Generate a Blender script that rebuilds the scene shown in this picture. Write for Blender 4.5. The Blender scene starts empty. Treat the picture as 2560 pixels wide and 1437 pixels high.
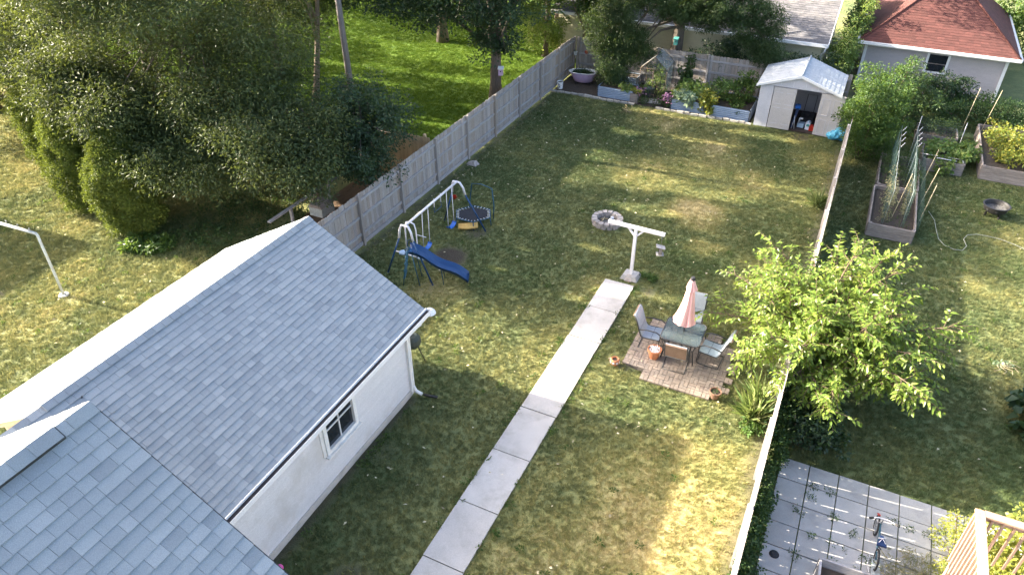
import bpy, math, random
import numpy as np
from mathutils import Vector, Matrix
R = math.radians
random.seed(7)
RNG = np.random.default_rng(11)
S = bpy.context.scene
COL = S.collection

# ------------------------------------------------------------------ camera, sky, sun, exposure
cam = bpy.data.cameras.new('camera'); camo = bpy.data.objects.new('camera', cam); COL.objects.link(camo)
cam.sensor_width = 36; cam.lens = 1818 / 2560 * 36; cam.clip_end = 1500
camo.location = (0, 0, 12.8); camo.rotation_euler = (R(90 - 35.5), 0, R(25.7)); S.camera = camo
SUN = Vector((1, .10, -1 / 2.31)).normalized()            # the way the light travels
W = bpy.data.worlds.new('World'); S.world = W; W.use_nodes = True
wn = W.node_tree; bg = wn.nodes['Background']; sk = wn.nodes.new('ShaderNodeTexSky')
sk.sky_type = 'NISHITA'; sk.sun_disc = False; sk.sun_elevation = R(23.4)
sk.sun_rotation = math.atan2(-SUN.x, -SUN.y); sk.air_density = .8; sk.dust_density = 5; sk.ozone_density = .4
wn.links.new(sk.outputs[0], bg.inputs[0]); bg.inputs[1].default_value = .138
sl = bpy.data.lights.new('sun', 'SUN'); sl.energy = 5.0; sl.angle = R(.5); sl.color = (1, .90, .74)
so = bpy.data.objects.new('sun', sl); COL.objects.link(so); so.rotation_euler = SUN.to_track_quat('-Z', 'Y').to_euler(); so.location = (-30, -3, 30)
S.view_settings.view_transform = 'Standard'; S.view_settings.look = 'None'
S.view_settings.exposure = 2.48; S.view_settings.gamma = 1; S.view_settings.use_curve_mapping = False
S.cycles.max_bounces = 8; S.cycles.diffuse_bounces = 3; S.cycles.transparent_max_bounces = 12

# ------------------------------------------------------------------ materials
def newmat(name):
    m = bpy.data.materials.new(name); m.use_nodes = True
    return m, m.node_tree.nodes, m.node_tree.links, m.node_tree.nodes['Principled BSDF']
def rnd(N, L):
    """one random number per object and per loose piece"""
    o = N.new('ShaderNodeObjectInfo'); g = N.new('ShaderNodeNewGeometry')
    a = N.new('ShaderNodeMath'); a.operation = 'ADD'; L.new(o.outputs['Random'], a.inputs[0]); L.new(g.outputs['Random Per Island'], a.inputs[1])
    f = N.new('ShaderNodeMath'); f.operation = 'FRACT'; L.new(a.outputs[0], f.inputs[0]); return f.outputs[0]
def ramp(N, L, fac, stops):
    r = N.new('ShaderNodeValToRGB'); e = r.color_ramp.elements
    while len(e) < len(stops): e.new(.5)
    for i, (p, c) in enumerate(stops): e[i].position = p; e[i].color = (*c, 1)
    if fac is not None: L.new(fac, r.inputs[0])
    return r.outputs[0]
def mixc(N, L, fac, a, b, mode='MIX'):
    m = N.new('ShaderNodeMix'); m.data_type = 'RGBA'; m.blend_type = mode
    for s, v in ((m.inputs[0], fac), (m.inputs[6], a), (m.inputs[7], b)):
        if isinstance(v, (int, float)): s.default_value = v
        elif isinstance(v, tuple): s.default_value = (*v, 1)
        else: L.new(v, s)
    return m.outputs[2]
def noise(N, L, vec, scale, detail=4, rough=.6):
    n = N.new('ShaderNodeTexNoise'); n.inputs['Scale'].default_value = scale; n.inputs['Detail'].default_value = detail; n.inputs['Roughness'].default_value = rough
    if vec is not None: L.new(vec, n.inputs['Vector'])
    return n.outputs['Fac']
def mapped(N, L, src, scale, shift=None):
    mp = N.new('ShaderNodeMapping'); mp.inputs['Scale'].default_value = scale; L.new(src, mp.inputs[0])
    if shift is not None:
        mu = N.new('ShaderNodeVectorMath'); mu.operation = 'SCALE'; mu.inputs[0].default_value = (71, 53, 97); L.new(shift, mu.inputs['Scale']); L.new(mu.outputs[0], mp.inputs['Location'])
    return mp.outputs[0]
def mat(name, c, c2=None, rough=.7, scale=6, stretch=(1, 1, 1), fine=60, bump=.15, piece=.0, metal=0, dirt=None, dirt_scale=1.2, space='Object', shades=None, coat=0):
    """general weathered surface: two tones in noise, a fine grain, an optional stain, and a shift of tone per piece"""
    m, N, L, B = newmat(name)
    tc = N.new('ShaderNodeTexCoord'); r = rnd(N, L)
    v = mapped(N, L, tc.outputs[space], stretch, r if space == 'Object' else None)
    n1 = noise(N, L, v, scale); n2 = noise(N, L, v, fine, 2)
    c2 = c2 or tuple(x * .75 for x in c)
    col = ramp(N, L, n1, [(.32, c2), (.68, c)])
    if shades: col = mixc(N, L, .55, col, ramp(N, L, r, [(i / (len(shades) - 1), s) for i, s in enumerate(shades)]))
    g = ramp(N, L, n2, [(.3, (.82, .82, .82)), (.7, (1.12, 1.12, 1.12))]); col = mixc(N, L, 1.0, col, g, 'MULTIPLY')
    if piece:
        pr = ramp(N, L, r, [(0, (1 - piece,) * 3), (1, (1 + piece,) * 3)]); col = mixc(N, L, 1.0, col, pr, 'MULTIPLY')
    if dirt:
        d = noise(N, L, tc.outputs[space], dirt_scale, 6, .7); df = ramp(N, L, d, [(.5, (0, 0, 0)), (.75, (.85, .85, .85))]); col = mixc(N, L, df, col, dirt)
    L.new(col, B.inputs['Base Color']); B.inputs['Roughness'].default_value = rough; B.inputs['Metallic'].default_value = metal
    if coat: B.inputs['Coat Weight'].default_value = coat
    if bump:
        b = N.new('ShaderNodeBump'); b.inputs['Strength'].default_value = bump; b.inputs['Distance'].default_value = .02; L.new(n2, b.inputs['Height']); L.new(b.outputs[0], B.inputs['Normal'])
    return m
def leafmat(name, tones, trans=(.25, .35, .05), tw=.35, rough=.45, clump=1.2):
    """foliage: tone per leaf, tone by clump, light passing through the leaf"""
    m, N, L, B = newmat(name)
    g = N.new('ShaderNodeNewGeometry'); r = rnd(N, L)
    col = ramp(N, L, r, [(i / (len(tones) - 1), t) for i, t in enumerate(tones)])
    n = noise(N, L, g.outputs['Position'], clump, 3); k = ramp(N, L, n, [(.35, (.72, .74, .7)), (.65, (1.2, 1.2, 1.15))])
    col = mixc(N, L, 1.0, col, k, 'MULTIPLY'); L.new(col, B.inputs['Base Color']); B.inputs['Roughness'].default_value = rough; B.inputs['Specular IOR Level'].default_value = .32
    t = N.new('ShaderNodeBsdfTranslucent'); tcol = mixc(N, L, .5, col, trans); L.new(tcol, t.inputs[0])
    mx = N.new('ShaderNodeMixShader'); mx.inputs[0].default_value = tw; L.new(B.outputs[0], mx.inputs[1]); L.new(t.outputs[0], mx.inputs[2])
    L.new(mx.outputs[0], N['Material Output'].inputs[0]); return m
def glassmat(name, c, rough=.08, alpha=.45):
    m, N, L, B = newmat(name); B.inputs['Base Color'].default_value = (*c, 1); B.inputs['Roughness'].default_value = rough
    t = N.new('ShaderNodeBsdfTransparent'); t.inputs[0].default_value = (.8, .85, .85, 1)
    n = noise(N, L, N.new('ShaderNodeTexCoord').outputs['Object'], 7, 5)
    mr = N.new('ShaderNodeMapRange'); mr.inputs['To Min'].default_value = alpha - .12; mr.inputs['To Max'].default_value = alpha + .12; L.new(n, mr.inputs[0])
    mx = N.new('ShaderNodeMixShader'); L.new(mr.outputs[0], mx.inputs[0]); L.new(t.outputs[0], mx.inputs[1]); L.new(B.outputs[0], mx.inputs[2]); L.new(mx.outputs[0], N['Material Output'].inputs[0]); return m

def grassmat(name, blades):
    """colour from the sheet's own 'tone' attribute (r dry with some sun and shade painted in, g bare soil, b lush) plus fine variation"""
    m, N, L, B = newmat(name)
    a = N.new('ShaderNodeAttribute'); a.attribute_name = 'tone'; a.attribute_type = 'INSTANCER' if blades else 'GEOMETRY'
    sp = N.new('ShaderNodeSeparateColor'); L.new(a.outputs['Color'], sp.inputs[0])
    g = N.new('ShaderNodeNewGeometry'); p = g.outputs['Position']
    n1 = noise(N, L, p, 9, 5, .75); n2 = noise(N, L, p, 2.2, 4); n3 = noise(N, L, p, 45, 3, .7)
    def addf(x, y, k):
        q = N.new('ShaderNodeMath'); q.operation = 'MULTIPLY_ADD'; L.new(y, q.inputs[0]); q.inputs[1].default_value = k; L.new(x, q.inputs[2]); return q.outputs[0]
    d = addf(sp.outputs[0], n1, .8); d = addf(d, n2, .5)
    s = N.new('ShaderNodeMath'); s.operation = 'SUBTRACT'; s.inputs[1].default_value = .65; L.new(d, s.inputs[0]); d = s.outputs[0]
    if blades:
        oi = N.new('ShaderNodeObjectInfo'); d = addf(d, oi.outputs['Random'], .34)
        s = N.new('ShaderNodeMath'); s.operation = 'SUBTRACT'; s.inputs[1].default_value = .17; L.new(d, s.inputs[0]); d = s.outputs[0]
    col = ramp(N, L, d, [(0, (.115, .155, .058)), (.30, (.195, .215, .088)), (.55, (.32, .31, .115)), (.82, (.50, .43, .20)), (1, (.62, .52, .28))])
    lush = ramp(N, L, n2, [(.3, (.085, .16, .014)), (.7, (.14, .215, .020))]); col = mixc(N, L, sp.outputs[2], col, lush)
    soil = ramp(N, L, n3, [(.3, (.045, .036, .026)), (.7, (.105, .085, .062))])
    if not blades: col = mixc(N, L, sp.outputs[1], col, soil)
    f = ramp(N, L, n3, [(.3, (.72, .72, .72)), (.7, (1.2, 1.2, 1.2))]); col = mixc(N, L, 1.0, col, f, 'MULTIPLY')
    L.new(col, B.inputs['Base Color']); B.inputs['Roughness'].default_value = .75; B.inputs['Specular IOR Level'].default_value = .2
    if not blades:
        b = N.new('ShaderNodeBump'); b.inputs['Strength'].default_value = .9; b.inputs['Distance'].default_value = .04; L.new(n3, b.inputs['Height']); L.new(b.outputs[0], B.inputs['Normal'])
    else:
        t = N.new('ShaderNodeBsdfTranslucent'); L.new(col, t.inputs[0]); mx = N.new('ShaderNodeMixShader'); mx.inputs[0].default_value = .3
        L.new(B.outputs[0], mx.inputs[1]); L.new(t.outputs[0], mx.inputs[2]); L.new(mx.outputs[0], N['Material Output'].inputs[0])
    return m

M = {}
M['lawn'] = grassmat('lawn sheet', False); M['blade'] = grassmat('grass blades', True)
M['shingle'] = mat('grey shingle', (.325, .355, .375), (.265, .29, .31), .9, 3, fine=120, bump=.5, shades=[(.215, .237, .26), (.31, .34, .36), (.27, .30, .32), (.375, .40, .415), (.24, .27, .292)])
M['deck_felt'] = mat('roof felt', (.05, .05, .055), rough=.95)
M['siding'] = mat('white painted siding', (.68, .665, .665), (.61, .60, .60), .6, 2, (1, .4, 3), bump=.1, dirt=(.45, .42, .38), dirt_scale=.6)
M['white'] = mat('white paint', (.80, .79, .76), (.72, .70, .67), .5, 4, bump=.08, dirt=(.55, .52, .48), dirt_scale=2.5)
M['trim'] = mat('clean white trim', (.80, .80, .80), (.74, .74, .74), .5, 4, bump=.04)
M['cream'] = mat('cream fascia board', (.62, .50, .38), (.55, .44, .33), .6, 3, bump=.05)
M['dark_gutter'] = mat('dark gutter trough', (.028, .022, .026), (.05, .04, .035), .9, 12)
M['grey_wood'] = mat('weathered grey fence wood', (.40, .355, .31), (.24, .205, .175), .85, 9, (3, 3, .28), 60, .5, shades=[(.44, .40, .36), (.34, .27, .21), (.27, .25, .245), (.46, .43, .41), (.36, .31, .255)])
M['rail_wood'] = mat('weathered grey rail wood', (.42, .405, .41), (.28, .26, .25), .85, 9, (.3, .3, 4), 60, .4, piece=.12)
M['white_wood'] = mat('sun bleached fence wood', (.50, .465, .44), (.30, .275, .26), .85, 8, (3, 3, .3), 60, .4, piece=.1)
M['tan_wood'] = mat('new tan fence wood', (.58, .43, .26), (.46, .32, .18), .7, 9, (3, 3, .3), 60, .2, piece=.12)
M['bed_wood'] = mat('grey garden bed wood', (.34, .29, .26), (.20, .165, .14), .85, 9, (.4, .4, 4), 60, .4, piece=.14)
M['brown_wood'] = mat('old brown deck boards', (.20, .12, .06), (.10, .065, .04), .85, 9, (4, .25, 4), 60, .4, piece=.2)
M['stain_wood'] = mat('stained railing wood', (.46, .29, .20), (.37, .225, .155), .6, 7, (.6, .6, .6), 60, .2, piece=.08)
M['concrete'] = mat('pale concrete', (.53, .50, .465), (.46, .435, .405), .85, 2.2, (1, 1, 1), 90, .25, piece=.06, dirt=(.31, .285, .25), dirt_scale=1.6)
M['concrete2'] = mat('old grey concrete', (.46, .445, .43), (.38, .37, .355), .88, 2.2, (1, 1, 1), 90, .25, piece=.08, dirt=(.22, .21, .20), dirt_scale=.9)
M['brick'] = mat('clay paver', (.27, .22, .18), (.205, .168, .14), .85, 12, fine=120, bump=.4, shades=[(.26, .215, .18), (.20, .16, .135), (.32, .265, .22), (.19, .168, .15), (.24, .19, .155)], dirt=(.24, .20, .15), dirt_scale=2)
M['stone'] = mat('pale fire pit stone', (.50, .44, .40), (.30, .27, .25), .9, 7, fine=50, bump=.6, piece=.12)
M['edge_stone'] = mat('edging stone', (.46, .42, .37), (.34, .31, .27), .9, 7, fine=50, bump=.6, piece=.14)
M['sand'] = mat('joint sand', (.075, .062, .048), (.045, .038, .03), .95, 20, space='Generated')
M['soil'] = mat('garden soil', (.045, .035, .027), (.085, .065, .048), .95, 14, fine=70, bump=.8)
M['ash'] = mat('ash and charcoal', (.16, .155, .15), (.035, .035, .035), .95, 22, bump=.8)
M['blue'] = mat('blue slide plastic', (.008, .055, .17), (.007, .045, .14), .35, 3, bump=.02)
M['blue_seat'] = mat('bright blue plastic', (.012, .14, .52), (.012, .11, .42), .35, 3, bump=.02)
M['blue_metal'] = mat('dark blue painted tube', (.010, .07, .18), (.014, .05, .13), .4, 5, bump=.05)
M['teal_metal'] = mat('teal painted tube', (.010, .085, .13), (.012, .06, .10), .4, 5, bump=.05)
M['white_metal'] = mat('white painted tube', (.78, .76, .78), (.66, .64, .66), .4, 5, bump=.03)
M['pipe_grey'] = mat('grey plastic pipe', (.26, .30, .29), (.2, .24, .23), .6)
M['rust_metal'] = mat('peeling grey paint on pole', (.50, .54, .54), (.36, .39, .38), .6, 14, bump=.2, dirt=(.33, .27, .20), dirt_scale=9)
M['pale_blue'] = mat('pale blue plastic', (.38, .50, .62), (.32, .43, .55), .4, 4, bump=.02)
M['black'] = mat('black fabric', (.018, .019, .024), (.03, .03, .036), .8, 10)
M['char'] = mat('charcoal painted metal', (.035, .035, .037), (.05, .05, .052), .45, 9, bump=.05)
M['sling'] = mat('grey blue sling fabric', (.36, .41, .45), (.29, .335, .375), .75, 6, fine=150, bump=.2)
M['sling_brown'] = mat('brown sling back', (.30, .20, .145), (.24, .155, .11), .75, 6, fine=150, bump=.2)
M['pink'] = mat('pale pink canvas', (.86, .52, .49), (.80, .45, .43), .8, 3, (2, 2, .4), 90, .15)
M['terracotta'] = mat('terracotta', (.50, .20, .095), (.42, .165, .08), .8, 6, bump=.2)
M['pot_brown'] = mat('dull brown pot', (.26, .15, .10), (.20, .115, .08), .8, 6, bump=.2)
M['bloom_white'] = mat('white petals', (.8, .8, .8), (.6, .62, .66), .6, 20, piece=.15)
M['bloom_pink'] = mat('mauve petals', (.46, .22, .36), (.3, .14, .24), .6, 20, piece=.3)
M['yellow'] = mat('yellow foam', (.74, .48, .14), (.66, .40, .12), .7, 4, bump=.1)
M['red'] = mat('red plastic', (.55, .03, .012), (.4, .025, .01), .4)
M['ballpink'] = mat('pink ball', (.80, .12, .40), (.7, .1, .33), .35)
M['rubber'] = mat('black rubber', (.02, .02, .02), (.03, .03, .03), .7)
M['steel'] = mat('bare steel', (.42, .42, .43), (.3, .3, .31), .4, 9, metal=.6)
M['corr'] = mat('corrugated galvanised steel', (.36, .43, .52), (.28, .34, .43), .45, 3, metal=.2, bump=.05)
M['corr_dark'] = mat('dark bed frame', (.05, .055, .065), (.08, .085, .09), .6, metal=.3)
M['shed'] = mat('pale grey shed resin', (.60, .59, .62), (.54, .53, .56), .55, 2, bump=.05)
M['shed_door'] = mat('pale taupe shed door', (.54, .50, .48), (.48, .45, .43), .55, 2, bump=.05)
M['shed_roof'] = mat('pale grey moulded shed roof', (.50, .54, .58), (.36, .39, .42), .8, 5, (1.5, 5, 5), 70, .8, dirt=(.66, .68, .70), dirt_scale=3.5)
M['dark_in'] = mat('dark shed floor', (.07, .045, .035), (.05, .035, .03), .9)
M['blue_dark'] = mat('navy plastic', (.012, .035, .12), (.01, .025, .08), .5)
M['tarp'] = mat('light blue pool vinyl', (.10, .42, .62), (.08, .35, .54), .35, 3, bump=.1)
M['tub_pink'] = mat('lilac painted tub', (.55, .40, .56), (.48, .34, .49), .4, 3, bump=.04)
M['red_roof'] = mat('red brown shingles', (.125, .045, .038), (.095, .036, .031), .95, 4, (1, 1, 1), 70, .5, piece=.18)
M['grey_roof'] = mat('worn grey shingles', (.17, .165, .175), (.12, .117, .125), .95, 4, (1, 1, 1), 70, .5, piece=.2, dirt=(.27, .25, .235), dirt_scale=1.5)
M['lilac'] = mat('lilac grey siding', (.44, .40, .405), (.40, .365, .37), .6, 2, bump=.05)
M['cream_siding'] = mat('pale yellow siding', (.55, .52, .36), (.48, .455, .32), .6, 2, bump=.05)
M['bark'] = mat('grey brown bark', (.19, .155, .125), (.085, .07, .055), .95, 6, (6, 6, .8), 40, 1.0)
M['bark_light'] = mat('pale peeling bark', (.30, .235, .175), (.15, .115, .085), .95, 6, (6, 6, .8), 40, 1.0)  # paler bark tone for pale trunks
M['pole_wood'] = mat('silver utility pole wood', (.27, .245, .235), (.17, .15, .14), .9, 8, (6, 6, .4), 50, .6)
M['twig'] = mat('brown twig', (.16, .115, .075), (.10, .07, .045), .9)
M['cane'] = mat('pale bamboo cane', (.50, .42, .27), (.4, .33, .2), .8)
M['hose'] = mat('pale hose', (.40, .42, .33), (.3, .32, .25), .6)
M['net'] = mat('green garden netting', (.04, .085, .07), (.03, .065, .05), .7)
M['iron'] = mat('black iron', (.012, .012, .013), (.022, .02, .019), .55)
M['glass'] = glassmat('window glass', (.02, .024, .03), .05, .92)
M['table_glass'] = glassmat('table glass', (.10, .13, .14), .12, .5)
M['greenhouse'] = glassmat('clear greenhouse sheet', (.62, .62, .58), .3, .28)
M['teal'] = mat('teal painted birdhouse', (.06, .30, .28), (.05, .25, .23), .7)
M['straw'] = mat('dry leaf litter', (.36, .29, .16), (.25, .19, .10), .9, piece=.3)
M['leaf_fallen'] = mat('pale fallen leaf', (.66, .60, .42), (.5, .42, .22), .8, piece=.35)
M['cloth_white'] = mat('white cloth', (.75, .76, .8), (.62, .64, .7), .8)
M['green_chair'] = mat('dark green grill', (.035, .045, .035), (.05, .06, .045), .6)
M['ash_leaf'] = leafmat('ash leaves', [(.034, .055, .019), (.052, .078, .026), (.078, .104, .037), (.042, .068, .022)], (.24, .28, .03), .24, .55)
M['dark_leaf'] = leafmat('dark blue green leaves', [(.020, .045, .022), (.034, .062, .028), (.045, .080, .034)], (.12, .22, .04), .22, .42)
M['mid_leaf'] = leafmat('mid green leaves', [(.038, .082, .018), (.056, .11, .026), (.08, .14, .036), (.046, .094, .022)], (.30, .42, .05), .34)
M['locust_leaf'] = leafmat('feathery locust leaves', [(.030, .062, .020), (.045, .082, .028), (.062, .102, .036)], (.22, .30, .05), .28)
M['yellow_leaf'] = leafmat('yellow green leaves', [(.20, .22, .045), (.28, .28, .055), (.16, .21, .045), (.33, .30, .08)], (.55, .55, .08), .4)
M['cedar'] = leafmat('cedar sprays', [(.070, .108, .018), (.10, .14, .026), (.145, .18, .036), (.058, .090, .016)], (.28, .33, .04), .25, .6)
M['mulberry'] = leafmat('broad glossy leaves', [(.085, .150, .028), (.14, .215, .040), (.20, .26, .055), (.11, .175, .034)], (.58, .68, .10), .38, .34, 1.6)
M['ivy'] = leafmat('ivy leaves', [(.025, .060, .018), (.045, .090, .024), (.07, .115, .034)], (.2, .32, .05), .25)
M['squash'] = leafmat('squash leaves', [(.075, .155, .035), (.12, .20, .055), (.20, .26, .07), (.26, .30, .11)], (.45, .55, .08), .35)
M['pale_leaf'] = leafmat('silvery leaves', [(.26, .34, .21), (.34, .41, .27), (.20, .29, .19)], (.45, .55, .2), .3)
M['bean'] = leafmat('bean leaves with yellow ones', [(.10, .16, .032), (.17, .21, .042), (.36, .32, .05), (.13, .19, .040)], (.5, .52, .06), .35)
M['dry_plant'] = leafmat('withered pea vines', [(.24, .22, .12), (.30, .27, .16), (.17, .20, .10)], (.4, .4, .2), .3)
M['iris'] = leafmat('sword leaves', [(.09, .15, .05), (.14, .20, .075), (.24, .24, .11)], (.4, .5, .1), .3)

# ------------------------------------------------------------------ mesh helpers
class MB:
    def __init__(s): s.v = []; s.f = []; s.sm = False
    def add(s, vs, fs):
        o = len(s.v); s.v += [tuple(p) for p in vs]; s.f += [tuple(i + o for i in f) for f in fs]; return s
    def box(s, c, d, rz=0, rx=0, ry=0):
        a, b, e = d[0] / 2, d[1] / 2, d[2] / 2
        vs = [Vector((x, y, z)) for z in (-e, e) for x, y in ((-a, -b), (a, -b), (a, b), (-a, b))]
        m = Matrix.Rotation(rz, 3, 'Z') @ Matrix.Rotation(ry, 3, 'Y') @ Matrix.Rotation(rx, 3, 'X')
        return s.add([m @ p + Vector(c) for p in vs], [(3, 2, 1, 0), (4, 5, 6, 7), (0, 1, 5, 4), (1, 2, 6, 5), (2, 3, 7, 6), (3, 0, 4, 7)])
    def tube(s, pts, r, n=8, cap=True):
        pts = [Vector(p) for p in pts]; k = len(pts); rs = r if isinstance(r, (list, tuple)) else [r] * k
        up = None; rings = []
        for i, p in enumerate(pts):
            t = (pts[min(i + 1, k - 1)] - pts[max(i - 1, 0)]).normalized()
            if up is None: up = t.orthogonal().normalized()
            up = (up - t * up.dot(t)); up = up.normalized() if up.length > 1e-6 else t.orthogonal().normalized()
            w = t.cross(up); rings.append([p + (up * math.cos(2 * math.pi * j / n) + w * math.sin(2 * math.pi * j / n)) * rs[i] for j in range(n)])
        vs = [q for ring in rings for q in ring]; fs = [(i * n + j, i * n + (j + 1) % n, (i + 1) * n + (j + 1) % n, (i + 1) * n + j) for i in range(k - 1) for j in range(n)]
        if cap: fs += [tuple(range(n - 1, -1, -1)), tuple((k - 1) * n + j for j in range(n))]
        s.sm = True; return s.add(vs, fs)
    def lathe(s, prof, n=20, c=(0, 0, 0)):
        vs = [(c[0] + r * math.cos(2 * math.pi * j / n), c[1] + r * math.sin(2 * math.pi * j / n), c[2] + z) for r, z in prof for j in range(n)]
        fs = [(i * n + j, i * n + (j + 1) % n, (i + 1) * n + (j + 1) % n, (i + 1) * n + j) for i in range(len(prof) - 1) for j in range(n)]
        return s.add(vs, fs)
    def prism(s, poly, z0, z1):
        n = len(poly); vs = [(x, y, z0) for x, y in poly] + [(x, y, z1) for x, y in poly]
        return s.add(vs, [tuple(range(n - 1, -1, -1)), tuple(range(n, 2 * n))] + [(i, (i + 1) % n, n + (i + 1) % n, n + i) for i in range(n)])
    def mesh(s, name, m):
        me = bpy.data.meshes.new(name); me.from_pydata(s.v, [], s.f); me.update()
        if m: me.materials.append(M[m])
        if s.sm: me.polygons.foreach_set('use_smooth', [len(p.vertices) == 4 for p in me.polygons])
        return me
    def build(s, name, m, parent=None, loc=(0, 0, 0), **kw): return link(name, s.mesh(name, m), parent, loc, **kw)
def link(name, me, parent=None, loc=(0, 0, 0), rot=(0, 0, 0), **kw):
    o = bpy.data.objects.new(name, me); COL.objects.link(o); o.parent = parent; o.location = loc; o.rotation_euler = rot
    for k, v in kw.items():
        if v: o[k] = v
    return o
def thing(name, label, cat, loc=(0, 0, 0), rz=0, group=None):
    return link(name, None, None, loc, (0, 0, rz), label=label, category=cat, group=group)
def tree_copy(o, parent=None):
    c = o.copy(); COL.objects.link(c); c.parent = parent
    for ch in list(o.children): tree_copy(ch, c)
    return c
def npmesh(name, V, F, m, mats=None):
    """many same-sized faces straight from arrays"""
    me = bpy.data.meshes.new(name); k = F.shape[1]
    me.vertices.add(len(V)); me.vertices.foreach_set('co', V.astype(np.float32).ravel())
    me.loops.add(F.size); me.loops.foreach_set('vertex_index', F.astype(np.int32).ravel())
    me.polygons.add(len(F)); me.polygons.foreach_set('loop_start', np.arange(0, F.size, k, dtype=np.int32))
    me.polygons.foreach_set('loop_total', np.full(len(F), k, dtype=np.int32)); me.update(calc_edges=True)
    me.materials.append(M[m]); return me

# ------------------------------------------------------------------ foliage
def unit(a): return a / (np.linalg.norm(a, axis=1, keepdims=True) + 1e-9)
def leaves(P, D, Nrm, Ln, Wd, broad=False):
    """leaf blades folded along the midrib: P base, D direction, Nrm face normal"""
    D = unit(D); Sd = unit(np.cross(D, Nrm)); Nn = np.cross(Sd, D); Ln = Ln[:, None]; Wd = Wd[:, None]; n = len(P)
    if not broad:
        V = np.stack([P, P + D * Ln * .45 + Sd * Wd * .5 + Nn * Wd * .18, P + D * Ln - Nn * Ln * .12, P + D * Ln * .45 - Sd * Wd * .5 + Nn * Wd * .18], 1).reshape(-1, 3)
        b = np.arange(n)[:, None] * 4; F = np.concatenate([b + np.array([0, 1, 2]), b + np.array([0, 2, 3])])
        return V, F
    V = np.stack([P, P + D * Ln * .28 + Sd * Wd * .46 + Nn * Wd * .16, P + D * Ln * .62 + Sd * Wd * .38 + Nn * Wd * .08 - Nn * Ln * .05, P + D * Ln - Nn * Ln * .2,
                  P + D * Ln * .62 - Sd * Wd * .38 + Nn * Wd * .08 - Nn * Ln * .05, P + D * Ln * .28 - Sd * Wd * .46 + Nn * Wd * .16, P + D * Ln * .5 - Nn * Ln * .03], 1).reshape(-1, 3)
    b = np.arange(n)[:, None] * 7; F = np.concatenate([b + np.array(t) for t in ((0, 1, 6), (1, 2, 6), (2, 3, 6), (3, 4, 6), (4, 5, 6), (5, 0, 6))])
    return V, F
def leaf_cloud(C, rad, per, ln, wd, droop=.25, flat=.6, rng=RNG, squash=.75):
    """per leaves round every clump centre C, radius rad"""
    n = len(C) * per; idx = np.repeat(np.arange(len(C)), per)
    d = unit(rng.normal(size=(n, 3))); r = rng.random(n) ** .45
    rr = rad[idx] if hasattr(rad, '__len__') else np.full(n, rad)
    off = d * (r * rr)[:, None]; off[:, 2] *= squash
    P = C[idx] + off
    D = unit(d * np.array([1, 1, .35]) + rng.normal(size=(n, 3)) * .6 + np.array([0, 0, -droop]))
    Nr = unit(d * .5 + rng.normal(size=(n, 3)) * .55 + np.array([0, 0, flat]))
    return P, D, Nr, ln * (.65 + .7 * rng.random(n)), wd * (.7 + .6 * rng.random(n))
def ell(c, rad, n, rng, shell=.5, zmin=None):
    """clump centres in an ellipsoid, more of them towards its skin, outline uneven"""
    d = unit(rng.normal(size=(n, 3))); r = shell + (1 - shell) * rng.random(n) ** .6
    ph = rng.random(3) * 6; w = 1 + .16 * np.sin(3 * d[:, 0] * 2 + ph[0]) + .14 * np.sin(5 * d[:, 1] + ph[1]) + .1 * np.sin(7 * d[:, 2] + ph[2])
    C = np.array(c) + d * (r * w)[:, None] * np.array(rad)
    if zmin is not None: C = C[C[:, 2] > zmin]
    return C
# leaves cut away along the sun's path so chosen ground patches are lit (centre x, y, half lengths)
SUN_LANES = [(-6.5, 31.6, 3.4, .42), (-3.2, 30.9, 1.8, .35), (-8.6, 28.8, .9, .45), (-8.8, 26.0, 1.0, .6), (-5, 29.4, 2.4, .3), (-4.2, 24.7, 2.6, .42), (-5.3, 22.6, 1.3, .35), (-.8, 26.3, 1.3, .4), (-.3, 25.5, .6, .3), (-6.5, 19.4, .7, .25), (-8.8, 16.9, .7, .22), (-7, 12.1, 6, 1.1), (-4.9, 17.3, .7, .3), (-3.5, 17.6, .9, .25), (-6.0, 16.5, .7, .18),
        (-2, 11.6, 6, 2.2), (-21.5, 16.2, 3.2, .8), (-16.6, 17.4, 2.6, .3), (-18.0, 15.2, 1.5, .25), (-19.0, 34.8, 7, 1.7), (-17.5, 31.5, 2.8, .45), (-22, 29.2, 2.5, .3), (-19.5, 25.3, 1.6, .3), (-20, 27.0, 2.2, .45), (-17, 26.0, 2.6, .5), (-15.6, 28.5, 1.2, .4), (-24, 31, 3, .5), (4.9, 22.3, 1.0, .35), (6.3, 21.1, 1.0, .35), (-27, 14.5, 4, 1.4), (-8.6, 18.3, .5, .2),
        (6.5, 16.3, 6.5, 3.2), (2.4, 15.9, 2.0, .9), (6.8, 32.6, 3, 2.0), (2.5, 37, 2.0, 1.0), (5.5, 44, 3, 1.0), (8.5, 42.5, 2.5, .8), (-3.2, 36, 3, .5), (-9.5, 34.5, 3.5, .35), (-5.5, 33.4, 2.0, .35), (3.6, 27.2, 1.2, .25), (6.8, 25.0, 1.0, .3), (-10, 39.2, 4, 2.0), (4.5, 41.5, 2.0, .35)]
def crown(name, C, rad, per, ln, wd, m, parent, gaps=False, **k):
    A = leaf_cloud(C, rad, per, ln, wd, **k)
    if gaps:
        P = A[0] + np.array(parent.location); gx = P[:, 0] + 2.31 * P[:, 2]; gy = P[:, 1] + .231 * P[:, 2]; keep = np.ones(len(P), bool); wob = .55 + .9 * fbm(gx * .6, gy * 1.6, 1.1, 3); rr = np.random.default_rng(8).random(len(P))
        for cx, cy, rx, ry in SUN_LANES: q = np.hypot((gx - cx) / rx, (gy - cy - .1 * (gx - cx)) / ry) / wob; keep &= ~((q < 1) & (rr < .985))
        A = tuple(a[keep] for a in A)
    V, F = leaves(*A); return link(name, npmesh(name, V, F, m), parent)
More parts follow.
